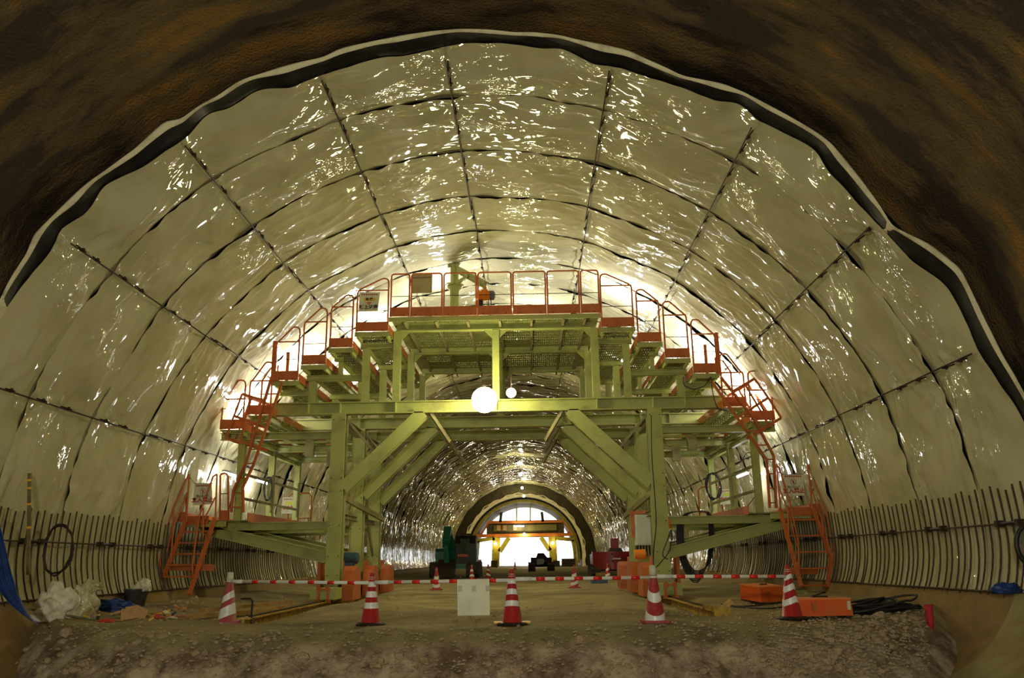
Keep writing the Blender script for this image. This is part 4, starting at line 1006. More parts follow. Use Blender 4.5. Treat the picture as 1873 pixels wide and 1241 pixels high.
def tube_lamp(p0, p1, label, power, group=None, m=M_TUBE):
    p0, p1 = np.array(p0, float), np.array(p1, float); c = (p0 + p1) / 2
    t = thing('tube_lamp', label, 'lamp', tuple(c), group=group); d = (p1 - p0) / np.linalg.norm(p1 - p0)
    up = np.array((0, 0, 1.)); up = up - d * up.dot(d); up /= np.linalg.norm(up)
    build('fixture', MB().bar(p0 + up * .05, p1 + up * .05, .09, .05), M_CAB, t)
    build('tube', MB().tube([p0, p1], .03, 8), m, t)
    light('tube_light', 'POINT', c - up * .12, power, LAMP_WHITE, t, .12)
for s in (-1, 1):
    tube_lamp(gp(s * 3.3, 25.5, 7.25), gp(s * 4.25, 25.5, 6.75), 'lit tube lamp slanting along the rear of the stepped decks', 70, 'tube lamps behind the stepped decks')
    tube_lamp(gp(s * 4.35, 25.5, 6.68), gp(s * 5.2, 25.5, 6.1), 'lit tube lamp slanting along the rear of the stepped decks', 70, 'tube lamps behind the stepped decks')
    tube_lamp(gp(s * 6.3, 19.6, 4.75), gp(s * 5.95, 20.6, 4.95), 'lit tube lamp on the shoulder deck behind the ladder cage', 90, 'tube lamps on the shoulder decks')
    tube_lamp(gp(s * 6.75, 22.7, 3.12), gp(s * 6.75, 23.9, 3.12), 'lit tube lamp on the side posts over the bottom platform', 30, 'tube lamps over the bottom platforms')
tube_lamp(gp(-6.75, 20.2, 3.08), gp(-6.75, 21.4, 3.08), 'lit tube lamp beside the small hanging cable coil', 30)
# festoon of bulbs along the crown
for px, py in ((949, 848), (952, 868), (955, 893), (958, 908)):
    zc = 7.9; rr = ray(px, py); Y = (zc - EYE[2]) / rr[2] * rr[1]; p = PY(px, py, Y)
    if Y > 87: Y = 86.5; p = PY(px, py, Y)
    t = thing('festoon_bulb', 'bare yellow bulb hanging from the crown along the tunnel', 'lamp', tuple(p), group='bulbs along the crown'); r = .13
    build('bulb', MB().lathe([(0, -r)] + [(r * math.cos(a), r * math.sin(a)) for a in np.linspace(-1.3, 1.3, 8)] + [(0, r)], tuple(p), 14), M_BULB, t, True)
    build('cord', MB().tube([p + (0, 0, r), (p[0], p[1], 8.6)], .012, 5), M_DARK, t)
    light('bulb_light', 'POINT', p + (0, 0, -.2), 160, LAMP_YELLOW, t, .13)
# working lamp over the viewer's end of the tunnel
for fx_, fy_, fz_, fw_, lab in ((1.2, 2.0, 6.4, 330, 'bare yellow bulb hanging from the sprayed concrete vault'),):
    p = np.array((fx_, fy_, fz_)); t = thing('festoon_bulb', lab, 'lamp', tuple(p))
    build('bulb', MB().lathe([(0, -.13), (.09, -.1), (.13, 0), (.09, .1), (0, .13)], tuple(p), 14), M_BULB, t, True); build('cord', MB().tube([p + (0, 0, .12), (fx_, fy_, 9.0)], .012, 5), M_DARK, t)
    light('bulb_light', 'POINT', p + (0, 0, -.2), fw_, LAMP_PALE, t, .1)
# fill lamp added on a tripod behind the viewer, standing in for a camera flash
zf0 = CZ - (RC - .16) - .1; p = np.array((-.6, -3.2, 2.3)); t = thing('work_or_fill_lamp', 'added pale fill lamp on a black tripod, in place of a camera flash', 'lamp', (-.6, -3.2, zf0))
build('pole', MB().tube([(-.6, -3.2, zf0 + .3), tuple(p)], .02, 8), M_DARK, t)
for a in (0.5, 2.6, 4.7): build('leg', MB().tube([(-.6, -3.2, zf0 + .75), (-.6 + .5 * math.cos(a), -3.2 + .5 * math.sin(a), zf0 + .02)], .016, 6), M_DARK, t)
build('head', MB().lohi(p - (.2, .12, .14), p + (.2, .0, .14)), M_DARK, t); build('glass', MB().lohi(p + (-.18, 0, -.12), p + (.18, .015, .12)), M_FLOODFACE, t)
light('flash_fill_light', 'AREA', p + (0, .04, 0), 760, LAMP_PALE, t, .36, aim((.05, 1, .0)), .24)
# ================================================================== on the ground
def gi(x, y): return max(gz(x, y), float(inv_z(x)))
_YS = np.concatenate([np.arange(9, 30, .02), np.arange(30, 100, .1)])
def PW(px, py):
    """point where the pixel meets the higher of fill and invert"""
    r_ = ray(px, py); Q = EYE[None] + r_[None] * (_YS / r_[1])[:, None]
    hit = Q[:, 2] <= np.maximum(ground_z(Q[:, 0], Q[:, 1]), inv_z(Q[:, 0]))
    return Q[int(np.argmax(hit))] if hit.any() else Q[-1]
def PWN(px, py):
    """the same for many pixels, on a coarse march"""
    px = np.asarray(px, float); py = np.asarray(py, float)
    c = np.stack([(px - IW / 2) / FPX, -(py - IH / 2) / FPX, np.ones_like(px)], 1); r_ = c @ CM
    ys = np.arange(9, 22, .05); Q = EYE + r_[:, None, :] * (ys[None, :] / r_[:, 1:2])[..., None]
    H = np.maximum(ground_z(Q[..., 0], Q[..., 1]), inv_z(Q[..., 0])); i = np.argmax(Q[..., 2] <= H, 1); k = np.arange(len(px))
    out = Q[k, i]; return out, H[k, i], inv_z(out[:, 0]) > ground_z(out[:, 0], out[:, 1])
PG = PW
# rails: yellow painted beams under the gantry wheels
for s, y0, nm in ((-1, 13.7, 0), (1, 13.9, 1)):
    x = GX0 + s * 3.82
    t = thing('travel_rail', 'yellow painted steel rail beam lying under the gantry wheels', 'rail', (x, y0, .0), group='gantry travel rails')
    build('beam', MB().ibeam((x, y0, -.02), (x, 27.5, -.02), .2, .19), M_YSTEEL, t)
    build('rail_head', MB().bar((x, y0 + .3, .085), (x, 27.5, .085), .06, .03), M_DARK, t)
    if s > 0:
        mb = MB(); mb.bar((x - .02, y0 + .15, .06), (x + .2, y0 + .1, .24), .1, .09); mb.bar((x, y0 + .12, .1), (x - .16, y0 + .55, .12), .08, .08); mb.lohi((x - .12, y0 - .03, -.1), (x + .14, y0 + .02, .14))
        build('end_stop', mb, M_YSTEEL, t)
    else:
        mb = MB(); mb.tube([(x + .09, y0 + .1, -.05), (x + .09, y0 + .1, .34), (x + .06, y0 + .1, .37), (x - .1, y0 + .1, .37)], .016, 6); build('end_handle', mb, M_DARK, t)
pl = [((-5.0, 14.2), (-4.25, 17.6), .14, .07), ((-4.75, 13.9), (-4.2, 16.4), .12, .07), ((-5.25, 15.4), (-4.4, 18.2), .12, .06)]
for k, (a, b, w, hh) in enumerate(pl):
    z0, z1 = gz(*a) + hh / 2, gz(*b) + hh / 2
    o = build('timber_plank', MB().bar((*a, z0 + .03 * k), (*b, z1 + .03 * k), w, hh), M_WOOD, None, False, True, (*a, z0)); tag(o, 'long muddy timber lying beside the yellow rail', 'plank', 'timbers beside the rail')

# traffic cones and bars
def cone_r(z, H=.70): return .030 + .107 * (H - z) / .67
def band(mb, z0, z1, tilt, rot, H=.70, n=28, wave=0):
    A = []; B = []
    for k in range(n + 1):
        a = 2 * math.pi * k / n
        tz = tilt * math.sin(a + rot) if not wave else tilt * (2 / math.pi) * math.asin(math.sin(2 * (a + rot)))
        za, zb = z0 + tz, z1 + tz; za, zb = max(za, .03), min(zb, H - .01)
        A.append(((cone_r(za) + .0022) * math.cos(a), (cone_r(za) + .0022) * math.sin(a), za)); B.append(((cone_r(zb) + .0022) * math.cos(a), (cone_r(zb) + .0022) * math.sin(a), zb))
    mb.quadstrip(A, B)
def cone(loc, label, bands, m=M_RED, base='square', sc=1.05, rz=0., cap='red', group='cones of the barrier', lean=0.):
    t = thing('traffic_cone', label, 'cone', loc, rz, group); t.scale = (sc, sc, sc)
    if lean: t.rotation_euler = (lean, lean * .4, rz)
    H = .70
    mb = MB(); mb.lathe([(.15, .02), (.137, .03), (.030, H), (.024, H + .012), (0, H + .016)], (0, 0, 0), 28)
    build('body', mb, m, t, True, False)
    mb = MB(); s_ = .19
    if base == 'square':
        mb.prism([(-s_, -s_ + .04), (-s_ + .04, -s_), (s_ - .04, -s_), (s_, -s_ + .04), (s_, s_ - .04), (s_ - .04, s_), (-s_ + .04, s_), (-s_, s_ - .04)], 'z', 0, .03); build('base', mb, m, t, False, False)
    else:
        mb.lathe([(0, 0), (.2, 0), (.21, .02), (.19, .04), (.14, .045), (.14, .02)], (0, 0, 0), 20); build('base', mb, M_DARK, t, False, False)
        if base == 'yellow':
            mb = MB(); mb.lohi((-.24, -.06, .03), (.24, .06, .05)); build('base_weight', mb, M_SYEL, t, False, False)
    if m is not M_REDF:
        for q in (H - .05, H - .075): build('top_groove', MB().lathe([(cone_r(q) + .003, q - .004), (cone_r(q) + .006, q), (cone_r(q) + .003, q + .004)], (0, 0, 0), 20), M_PAPER, t, False, False)
    if cap == 'white':
        build('cap', MB().lathe([(cone_r(.60) + .004, .60), (.048, .66), (.046, H + .02), (.03, H + .03), (0, H + .03)], (0, 0, 0), 18), M_PAPER, t, True, False)
    for i, (z0, z1, tl, ro, wv) in enumerate(bands):
        mb = MB(); band(mb, z0, z1, tl, ro, wave=wv); build('reflective_band', mb, M_REFL, t, True, False)
    return t
CP = [PG(415, 1141), PG(678, 1145), PG(937, 1145), PG(1199, 1139), PG(1449, 1134)]
def gl(p): return (p[0], p[1], gi(p[0], p[1]))
cone(gl(CP[0]), 'faded red cone with patchy white zigzag and white cap beside the timbers', [(.09, .24, .05, 1.9, 0), (.32, .42, .05, 1.9, 0)], M_REDF, cap='white', rz=.3, sc=1.08)
cone(gl(CP[1]), 'red cone with three level white bands on a dark weight', [(.23, .31, .0, 0, 0), (.38, .46, 0, 0, 0), (.52, .59, 0, 0, 0)], base='round')
cone(gl(CP[2]), 'glossy red cone with slanting white bands on a yellow and dark weight', [(.23, .30, -.022, 0, 0), (.38, .45, -.018, 0, 0), (.52, .58, -.012, 0, 0)], base='yellow')
cone(gl(CP[3]), 'red cone with broad spiral white stripes and white cap on a square base', [(.05, .17, .085, 0, 0), (.32, .44, .07, 0, 0)], mat('dusty_red_plastic', S(170, 44, 50), .5, second=S(160, 80, 76), nscale=9), cap='white', sc=1.06)
cone(gl(CP[4]), 'red cone with chevron white bands beside the orange boxes', [(.20, .28, -.03, .3, 1), (.37, .45, -.026, .3, 1), (.52, .58, -.02, .3, 1)], base='round')
def safety_bar(a, b, za, zb, label):
    p0 = np.array((a[0], a[1] - .03, za)); p1 = np.array((b[0], b[1] - .03, zb)); L = np.linalg.norm(p1 - p0); d = (p1 - p0) / L
    t = thing('barrier_bar', label, 'bar', tuple(p0), group='striped bars between the cones')
    build('tube', MB().tube([p0 + d * .05, p1 - d * .05], .025, 10), M_WHITE, t, True)
    build('sleeve', MB().tube([p0 + d * .05, p0 + d * .28], .030, 10), M_WHITE, t, True)
    n = 6
    for k in range(n):
        c = p0 + d * (L * (.20 + .67 * k / (n - 1)))
        build('red_band', MB().tube([c - d * .062, c + d * .062], .0275, 10), M_REDB, t, True)
    for c in (p0, p1):
        ring = [c + np.array((.05 * math.cos(q), .03 + .05 * math.sin(q), 0)) for q in np.linspace(0, 2 * math.pi, 15)[:-1]]
        build('end_ring', MB().tube(ring, .01, 6, closed=True), M_WHITE, t, True)
    return p0, d, L
BH = [c[2] for c in (gl(p) for p in CP)]
labs = ['red and white bar from the faded zigzag cone to the level-banded cone', 'red and white bar carrying the blank notice board', 'red and white bar from the yellow-weighted cone to the spiral-striped cone', 'red and white bar ending at the chevron-banded cone']
bars = []
hts = [(1066, 1064), (1066, 1063), (1061, 1058), (1056, 1056)]
for k in range(4):
    pa = PY(CP[k][0] * 0 + (430, 688, 947, 1200)[k], (1064, 1066, 1060, 1055)[k], CP[k][1]); pb = PY((668, 927, 1180, 1440)[k], (1067, 1062, 1057, 1055)[k], CP[k + 1][1])
    bars.append(safety_bar(CP[k], CP[k + 1], pa[2], pb[2], labs[k]))
# blank notice board on the second bar
p0, d, L = bars[1]; yb = min(p0[1], p0[1] + d[1] * L) - .05
q = [PY(836, 1061, yb), PY(895, 1060, yb), PY(896, 1126, yb), PY(837, 1127, yb)]
t = thing('notice_board', 'blank white notice board hanging on a striped bar', 'sign', tuple((q[0] + q[2]) / 2))
mb = MB(); bk = np.array((0, .012, 0)); mb.add(q + [v + bk for v in q], [(0, 3, 2, 1), (4, 5, 6, 7), (0, 1, 5, 4), (1, 2, 6, 5), (2, 3, 7, 6), (3, 0, 4, 7)]); build('board', mb, mat('notice_paper', S(222, 222, 196), .55, second=S(206, 206, 178), nscale=3), t)
for u in (.03, .46, .88):
    a = q[0] + (q[1] - q[0]) * u + (q[3] - q[0]) * .17; build('tape', MB().lohi(a + (0, -.006, -.08), a + (.055, 0, 0)), mat('grey_tape', S(186, 182, 158), .5, second=S(170, 164, 140), nscale=9), t)
for u in (.1, .85):
    a = q[0] + (q[1] - q[0]) * u; build('hook', MB().tube([a + (0, .005, -.02), a + (0, .005, .035), a + (0, .05, .045), a + (0, .075, .02)], .006, 5), M_DARK, t)
# cones farther in
for i, (px, py, lab) in enumerate(((798, 1080, 'small red cone with white spots standing before the green excavator'), (1051, 1076, 'red cone with slanting white stripes standing between the gantry legs'), (1112, 1060, 'red and white cone standing before the maroon machine'), (863, 1062, 'white-banded cone by the tracks of the green excavator'), (893, 1059, 'pale cone beside the excavator near the far opening'), (942, 1042, 'red cone standing in the bright far opening'))):
    p = PG(px, py); cone(gl(p), lab, [(.12, .22, .05, i, 0), (.36, .46, .04, i, 0)], group=None, sc=.95)

# orange boxes, cable pile, red peg
def obox(px0, px1, top, bot, Yd, rz, label, back=0.):
    p = PG((px0 + px1) / 2, bot); w = (px1 - px0) / FPX * p[1] * 1.0; hgt = .26
    t = thing('tool_box', label, 'box', (p[0], p[1] + .25, gz(p[0], p[1] + .2) + .015), rz)
    return t
def orange_box(p, w, dpt, hgt, rz, label, tilt=0.):
    t = thing('tool_box', label, 'box', p, rz)
    if tilt: t.rotation_euler = (tilt, 0, rz)
    mb = MB(); a, b = w / 2, dpt / 2
    mb.prism([(-b + .0, 0), (b, 0), (b, hgt), (-b + .05, hgt)], 'x', -a, a); build('case', mb, M_ORANGE2, t, False, False)
    build('lid', MB().lohi((-a - .01, -b + .05, hgt), (a + .01, b + .01, hgt + .02)), mat('dusty_orange_lid', S(226, 122, 50), .5, second=S(206, 140, 74), nscale=3), t, False, False)
    build('handle', MB().tube([(-.1, 0, hgt + .02), (-.1, 0, hgt + .035), (.1, 0, hgt + .035), (.1, 0, hgt + .02)], .012, 6), M_BLACK, t, False, False)
    build('latch', MB().lohi((-.2, -b - .012, .06), (-.12, -b + .03, .19)), M_ORANGE, t, False, False)
    build('label_plate', MB().lohi((.3, -b - .006, .08), (.34, -b + .03, .2)), M_PAPER, t, False, False)
    for x in (-a + .06, a - .06): build('skid', MB().lohi((x - .04, -b + .02, -.03), (x + .04, b, 0)), M_BLACK, t, False, False)
    return t
p = PG(1514, 1134); orange_box((p[0], p[1] + .22, gz(p[0], p[1] + .2) + .04), .74, .46, .22, -.03, 'bright orange steel box on the muck beside the black cable pile')
p = PG(1400, 1106); orange_box((p[0] + .05, p[1] + .3, gz(p[0], p[1] + .2) + .06), .72, .52, .26, .62, 'dusty orange steel box tipped behind the chevron-banded cone', .1)
p = PG(1615, 1126)
t = thing('cable_pile', 'flat pile of thick black cable loops dumped at the foot of the wall', 'cable', (p[0], p[1] + .25, gz(p[0], p[1] + .25)))
for k in range(16):
    c = np.array((p[0] - .1 + RND.uniform(-.12, .2), p[1] + .3 + RND.uniform(-.1, .1), 0)); rx = RND.uniform(.4, .66); ry = RND.uniform(.12, .3); ro = RND.uniform(-.25, .35); pts = []
    for a in np.linspace(0, 2 * math.pi, 31)[:-1]:
        x_, y_ = rx * math.cos(a), ry * math.sin(a); X_ = c[0] + x_ * math.cos(ro) - y_ * math.sin(ro); Y_ = c[1] + x_ * math.sin(ro) + y_ * math.cos(ro)
        zz_ = max(gz(X_, Y_), float(inv_z(X_))) + .025 + .013 * k * (.6 + .4 * math.sin(a + k)); pts.append((X_, Y_, zz_))
    build('loop', MB().tube(pts, .017, 6, closed=True), M_BLACK, t, True)
for k, pts in enumerate((((1320, 1108), (1360, 1112), (1420, 1106), (1470, 1098), (1510, 1085)), ((1340, 1112), (1400, 1116), (1450, 1112), (1500, 1118), (1560, 1118)))):
    P_ = [PG(*q) for q in pts]; cable([(v[0], v[1], gz(v[0], v[1]) + .02) for v in P_], .014, 'black cable trailing across the muck by the orange boxes', group='cables trailing by the boxes')
p = PG(1703, 1148)
o = build('marker_peg', MB().lathe([(0, -.06), (.03, -.05), (.055, .12), (.05, .22), (.07, .3), (0, .3)], (0, 0, 0), 10), mat('red_spray', S(190, 34, 54), .7, second=S(150, 40, 50), nscale=20), None, True, False); o.location = gl(p); tag(o, 'short red marker peg in the broken muck near the wall', 'peg')

# rubbish by the wall
def blob(name, c, rad, m, seed, parent=None, amp=.25, n=(26, 18), flat=.0, label=None, cat=None, fr=2.2):
    """crumpled closed shape with a flat bottom"""
    mb = MB(); nu, nv = n
    A_, P_ = np.meshgrid(np.linspace(0, 2 * math.pi, nu + 1)[:-1], np.linspace(-math.pi / 2, math.pi / 2, nv))
    dx, dy, dz = np.cos(P_) * np.cos(A_), np.cos(P_) * np.sin(A_), np.sin(P_)
    f = 1 + amp * noise2(dx * fr + seed, dy * fr + dz * 1.7 * fr, seed) + amp * .7 * np.abs(noise2(dx * 2 * fr + dz * fr, dy * 2 * fr + seed, seed + 3))
    z = np.maximum(rad[2] * dz * f, -rad[2] * .62)
    mb.v = np.stack([c[0] + rad[0] * dx * f, c[1] + rad[1] * dy * f, c[2] + z + rad[2] * .62], -1).reshape(-1, 3).tolist()
    for i in range(nv - 1):
        for k in range(nu): l = (k + 1) % nu; mb.f.append((i * nu + k, i * nu + l, (i + 1) * nu + l, (i + 1) * nu + k))
    o = build(name, mb, m, parent, True, True, None if parent else tuple(c))
    if label: tag(o, label, cat)
    return o
p = PW(92, 1136); blob('rubbish_sack', (p[0] - .02, p[1] + .15, gi(p[0], p[1]) - .02), (.27, .2, .3), M_SACK, 5, amp=.42, n=(44, 30), fr=1.5, label='crumpled white sack slumped against a clear rubbish bag', cat='bag')
p = PW(140, 1132); t = blob('rubbish_bag', (p[0] + .02, p[1] + .15, gi(p[0], p[1]) - .02), (.2, .18, .33), M_CLEAR, 9, amp=.38, n=(44, 30), fr=1.7, label='stuffed clear plastic rubbish bag beside a white sack', cat='bag')
BASE[t.name] = np.array(t.location)
blob('bag_neck', np.array(t.location) + (.08, .02, .42), (.14, .1, .08), M_CLEAR, 12, t, amp=.6)
blob('red_wrapper', np.array(t.location) + (.02, -.15, .12), (.07, .04, .06), mat('red_wrapper', S(200, 70, 74), .4, second=S(210, 120, 110), nscale=12), 14, t, amp=.5)
p = PW(240, 1109); b0_ = (p[0] + .12, p[1] - .1, gi(p[0] + .12, p[1] - .1))
t = thing('rubber_tub', 'dark grey rubber tub with a white rag over its rim', 'bucket', b0_)
build('shell', MB().lathe([(0, 0), (.16, 0), (.23, .3), (.25, .32), (.23, .33), (.21, .3), (.14, .03), (0, .03)], b0_, 24), M_RUBTUB, t, True)
ra = blob('rag', (b0_[0] + .14, b0_[1] - .05, b0_[2] + .28), (.14, .1, .12), M_CLOTH, 21, amp=.7, label='crumpled white rag on the rim of the grey rubber tub', cat='rag')
p = PW(200, 1119); blob('blue_tarp', (p[0] + .05, p[1], gi(p[0], p[1]) - .02), (.34, .18, .12), M_BLUE, 25, amp=.5, label='folded dark blue tarpaulin lying before the rubber tub', cat='tarpaulin')
p = PW(245, 1134); t = thing('cardboard_box', 'torn brown cardboard piece among the litter', 'cardboard', (p[0], p[1], gi(p[0], p[1])), .4)
build('flap', MB().prism([(-.2, 0), (.16, .0), (.2, .14), (.04, .22), (-.14, .2)], 'y', -.02, .02), M_CARD, t, False, False); build('side', MB().lohi((-.2, .0, 0), (-.17, .25, .16)), M_CARD, t, False, False)
LC = [M_CARD, M_SYEL, M_ORANGE, M_PAPER, M_BLUE, M_DARK, M_WOOD, M_RED]
for k in range(34):
    px = RND.uniform(150, 345); py = RND.uniform(1118, 1141) - (px - 150) * .02; p = PW(px, py); L = RND.uniform(.06, .22)
    mb = MB(); a = RND.uniform(0, 3.1); z = gi(p[0], p[1]) + .02; dx, dy = math.cos(a) * L / 2, math.sin(a) * L / 2
    mb.bar((p[0] - dx, p[1] - dy, z), (p[0] + dx, p[1] + dy, z + RND.uniform(-.01, .06)), RND.uniform(.02, .1), RND.uniform(.006, .03))
    o = build('litter_scrap', mb, LC[k % 8], None, False, True, (p[0], p[1], z)); tag(o, 'small scrap of litter on the muck by the wall foot', 'litter', 'litter by the wall foot')
p = PW(195, 1139); o = blob('red_plastic_piece', (p[0], p[1], gi(p[0], p[1])), (.13, .06, .03), mat('red_orange_plastic', S(206, 64, 40), .5, second=S(180, 60, 40), nscale=9), 33, amp=.3, label='flat red plastic piece on the muck before the litter', cat='plastic')
a, b = PW(55, 1127), PW(175, 1139); o = build('steel_rod', MB().tube([(a[0], a[1] - .05, gi(a[0], a[1]) + .1), (b[0], b[1], gi(b[0], b[1]) + .03)], .018, 8), M_PIPE, None, False, True, tuple(a)); tag(o, 'thin grey steel rod lying across the rubbish bags', 'rod')
a, b = PW(290, 1134), PW(400, 1127); o = build('steel_rod', MB().tube([(a[0], a[1], gi(a[0], a[1]) + .03), (b[0], b[1], gi(b[0], b[1]) + .04)], .016, 8), M_REDF, None, False, True, tuple(a)); tag(o, 'pinkish rod lying near the faded zigzag cone', 'rod')
# blue lay-flat sheet hanging down the wall foot
ctrl = [PY(-14, 940, 11.9), PY(-2, 985, 11.75), PY(2, 1035, 11.6), PY(18, 1085, 11.5), PY(42, 1122, 11.5), PY(66, 1140, 11.6)]
nw = 9; V = []
for i, c in enumerate(ctrl):
    w_ = (.2, .26, .36, .44, .34, .16)[i]
    for j in range(nw):
        u = j / (nw - 1) - .5; V.append(c + np.array((u * w_ * .8, -.03 + .05 * math.cos(j * 2.6 + i), u * w_ * -.5 * (i > 2))))
o = grid_obj('blue_sheet', np.array(V), len(ctrl), nw, M_BLUE); tag(o, 'bunched blue plastic sheet draped down over the starter bars to the muck', 'sheet')
sm = o.modifiers.new('thick', 'SOLIDIFY'); sm.thickness = .012; sb = o.modifiers.new('sub', 'SUBSURF'); sb.levels = 2; sb.render_levels = 2
# marked pole against the wall
a, b = wallpt(-(S90 - .0), .2, 13.45), PY(54, 866, 12.95)
a = PY(52, 1052, 13.1); t = thing('measuring_pole', 'dull wooden pole with yellow bands leaning against the sheeting', 'pole', tuple(a))
d_ = (b - a); build('pole', MB().bar(a, b, .05, .03, up=(0, 1, 0)), mat('dull_pole', S(120, 104, 66), .7, second=S(96, 82, 52), nscale=6), t)
for f in (.45, .68, .84, .92): build('yellow_band', MB().bar(a + d_ * f, a + d_ * (f + .02), .054, .034, up=(0, 1, 0)), M_SYEL, t)
# grey drum with strap and blue bundle at the wall edge
p = wallpt(S90 + .5, .36, 10.8)
t = thing('grey_drum', 'dusty grey drum strapped in black against the starter bars', 'drum', (p[0], p[1], p[2]))
build('shell', MB().lathe([(0, -.22), (.13, -.22), (.2, -.12), (.21, .05), (.15, .2), (0, .24)], (p[0] + .02, p[1], p[2] + .25), 20), mat('dusty_grey', S(128, 118, 98), .8, second=S(100, 92, 78), nscale=4), t, True)
build('strap', MB().tube([(p[0] + .02 + .225 * math.cos(a) - .03, p[1] - .05, p[2] + .25 + .27 * math.sin(a)) for a in np.linspace(0, 2 * math.pi, 21)[:-1]], .03, 6, closed=True), M_BLACK, t, True)
p = PY(1838, 1078, 11.3); blob('blue_bundle', (p[0] + .02, p[1], p[2] - .06), (.17, .1, .08), M_BLUE, 44, amp=.5, label='small blue plastic bundle at the feet of the starter bars', cat='bundle')

# stones
stone_m = mat('broken_rock', S(176, 156, 124), .9, second=S(136, 112, 84), nscale=6, bump=.4, bscale=20)
proto = []
for k in range(6):
    mb = MB(); n = 7
    for i, (r_, z_) in enumerate(((.0, -.35), (.42, -.3), (.5, .0), (.36, .28), (.0, .38))):
        for j in range(n):
            a = 2 * math.pi * j / n; q_ = RND.uniform(.75, 1.25); mb.v.append((r_ * q_ * math.cos(a), r_ * q_ * math.sin(a), z_ * RND.uniform(.8, 1.2)))
    for i in range(4):
        for j in range(n): l = (j + 1) % n; mb.f.append((i * n + j, i * n + l, (i + 1) * n + l, (i + 1) * n + j))
    me = bpy.data.meshes.new('stone'); me.from_pydata(mb.v, [], mb.f); me.materials.append(stone_m); me.update(); proto.append(me)
zones = [((1420, 1640), (1150, 1236), 70), ((1560, 1700), (1120, 1165), 40), ((20, 330), (1150, 1232), 40), ((330, 1420), (1165, 1238), 60), ((560, 900), (1085, 1120), 14), ((1340, 1480), (1085, 1110), 12), ((260, 580), (1090, 1112), 24)]
for (x0, x1), (y0, y1), n in zones:
    for k in range(n):
        px, py = RND.uniform(x0, x1), RND.uniform(y0, y1)
        if x0 == 1420 and py < 1236 - (px - 1420) * .5 - 40: py = min(1236, 1236 - (px - 1420) * .28 + RND.uniform(-25, 8))
        p = PW(px, py); p[0] = min(max(p[0], -6.7), 6.7); sz = RND.uniform(.05, .15) * (1 if RND.random() < .8 else 1.5)
        o = raw_obj('stone', RND.choice(proto)); o.location = (p[0], p[1], gi(p[0], p[1]) + .04 * sz); o.scale = (sz, sz * RND.uniform(.7, 1.2), sz * RND.uniform(.5, .9)); o.rotation_euler = (RND.uniform(-.4, .4), RND.uniform(-.4, .4), RND.uniform(0, 6))
        tag(o, 'broken brown stone lying loose on the muck', 'stone', 'loose stones on the muck')
rn = np.random.RandomState(5); gpx = np.concatenate([rn.uniform(60, 1700, 2400), rn.uniform(1400, 1700, 1200)]); gpy = np.concatenate([rn.uniform(1100, 1240, 2400), rn.uniform(1110, 1236, 1200)])
GP, GH, GI = PWN(gpx, gpy); mb = MB()
for k in range(len(GP)):
    if GI[k] and RND.random() < .8: continue
    p = GP[k]; s_ = RND.uniform(.012, .04); z = GH[k] + s_ * .2; a = RND.uniform(0, 2)
    c_, d2 = math.cos(a) * s_, math.sin(a) * s_
    mb.add([(p[0] + c_, p[1] + d2, z), (p[0] - d2, p[1] + c_, z), (p[0] - c_ * .9, p[1] - d2, z), (p[0] + d2, p[1] - c_ * 1.1, z), (p[0] + .2 * s_, p[1], z + s_ * .7)], [(0, 1, 4), (1, 2, 4), (2, 3, 4), (3, 0, 4)])
o = build('gravel', mb, stone_m, floor); tag(o, 'fine broken gravel strewn over the muck', kind='stuff')

# ================================================================== machines in the distance
def track(t, x, y0, y1, w, hgt, z0, name='crawler_track'):
    r = hgt / 2; poly = [(y0 + r - r * math.sin(a), z0 + r - r * math.cos(a)) for a in np.linspace(0, math.pi, 8)] + [(y1 - r + r * math.sin(a), z0 + r + r * math.cos(a)) for a in np.linspace(0, math.pi, 8)]
    o = build(name, MB().prism(poly, 'x', x - w / 2, x + w / 2), M_TRACK, t)
    sh = MB(); n = 14
    for k in range(n):
        y = y0 + r + (y1 - y0 - 2 * r) * k / (n - 1); sh.lohi((x - w / 2 - .02, y - .04, z0 + hgt), (x + w / 2 + .02, y + .04, z0 + hgt + .03)); sh.lohi((x - w / 2 - .02, y - .04, z0 - .02), (x + w / 2 + .02, y + .04, z0 + .02))
    for a in np.linspace(.3, math.pi - .3, 4): sh.box((x, y0 + r - r * math.sin(a) - .01, z0 + r - r * math.cos(a)), (w + .04, .04, .07))
    build('track_shoe', sh, M_TRACK, o)
YE = 43.5; zg = gz(-3, YE)
e0 = PY(833, 1062, YE)
t = thing('excavator', 'dark green excavator with black cab parked in the dim far tunnel', 'excavator', (e0[0], YE, zg))
def ex(px, py, Y=YE): return PY(px, py, Y)
for px in (800, 866):
    q_ = ex(px, 1050); track(t, q_[0], YE - .9, YE + 2.6, .62, .75, zg)
build('turntable', MB().lathe([(0, 0), (.7, 0), (.7, .25), (0, .25)], (e0[0], YE + .9, zg + .6), 20), M_DARK, t)
A, B = ex(797, 1041), ex(823, 1004); build('engine_hood', MB().prism([(YE - .3, A[2]), (YE + 2.6, A[2]), (YE + 2.6, B[2]), (YE - .1, B[2]), (YE - .3, B[2] - .15)], 'x', A[0], B[0]), M_EXG, t)
A, B = ex(823, 1041), ex(834, 1018); build('deck_box', MB().lohi((A[0], YE - .2, A[2]), (B[0], YE + 1, B[2])), M_EXG, t)
A, B = ex(834, 1041), ex(871, 980); w_ = B[0] - A[0]; h_ = B[2] - A[2]
cabp = build('cab', MB().prism([(YE - .35, A[2]), (YE + 1.2, A[2]), (YE + 1.2, B[2]), (YE + .0, B[2]), (YE - .35, B[2] - .25 * h_)], 'x', A[0], B[0]), M_BLACK, t)
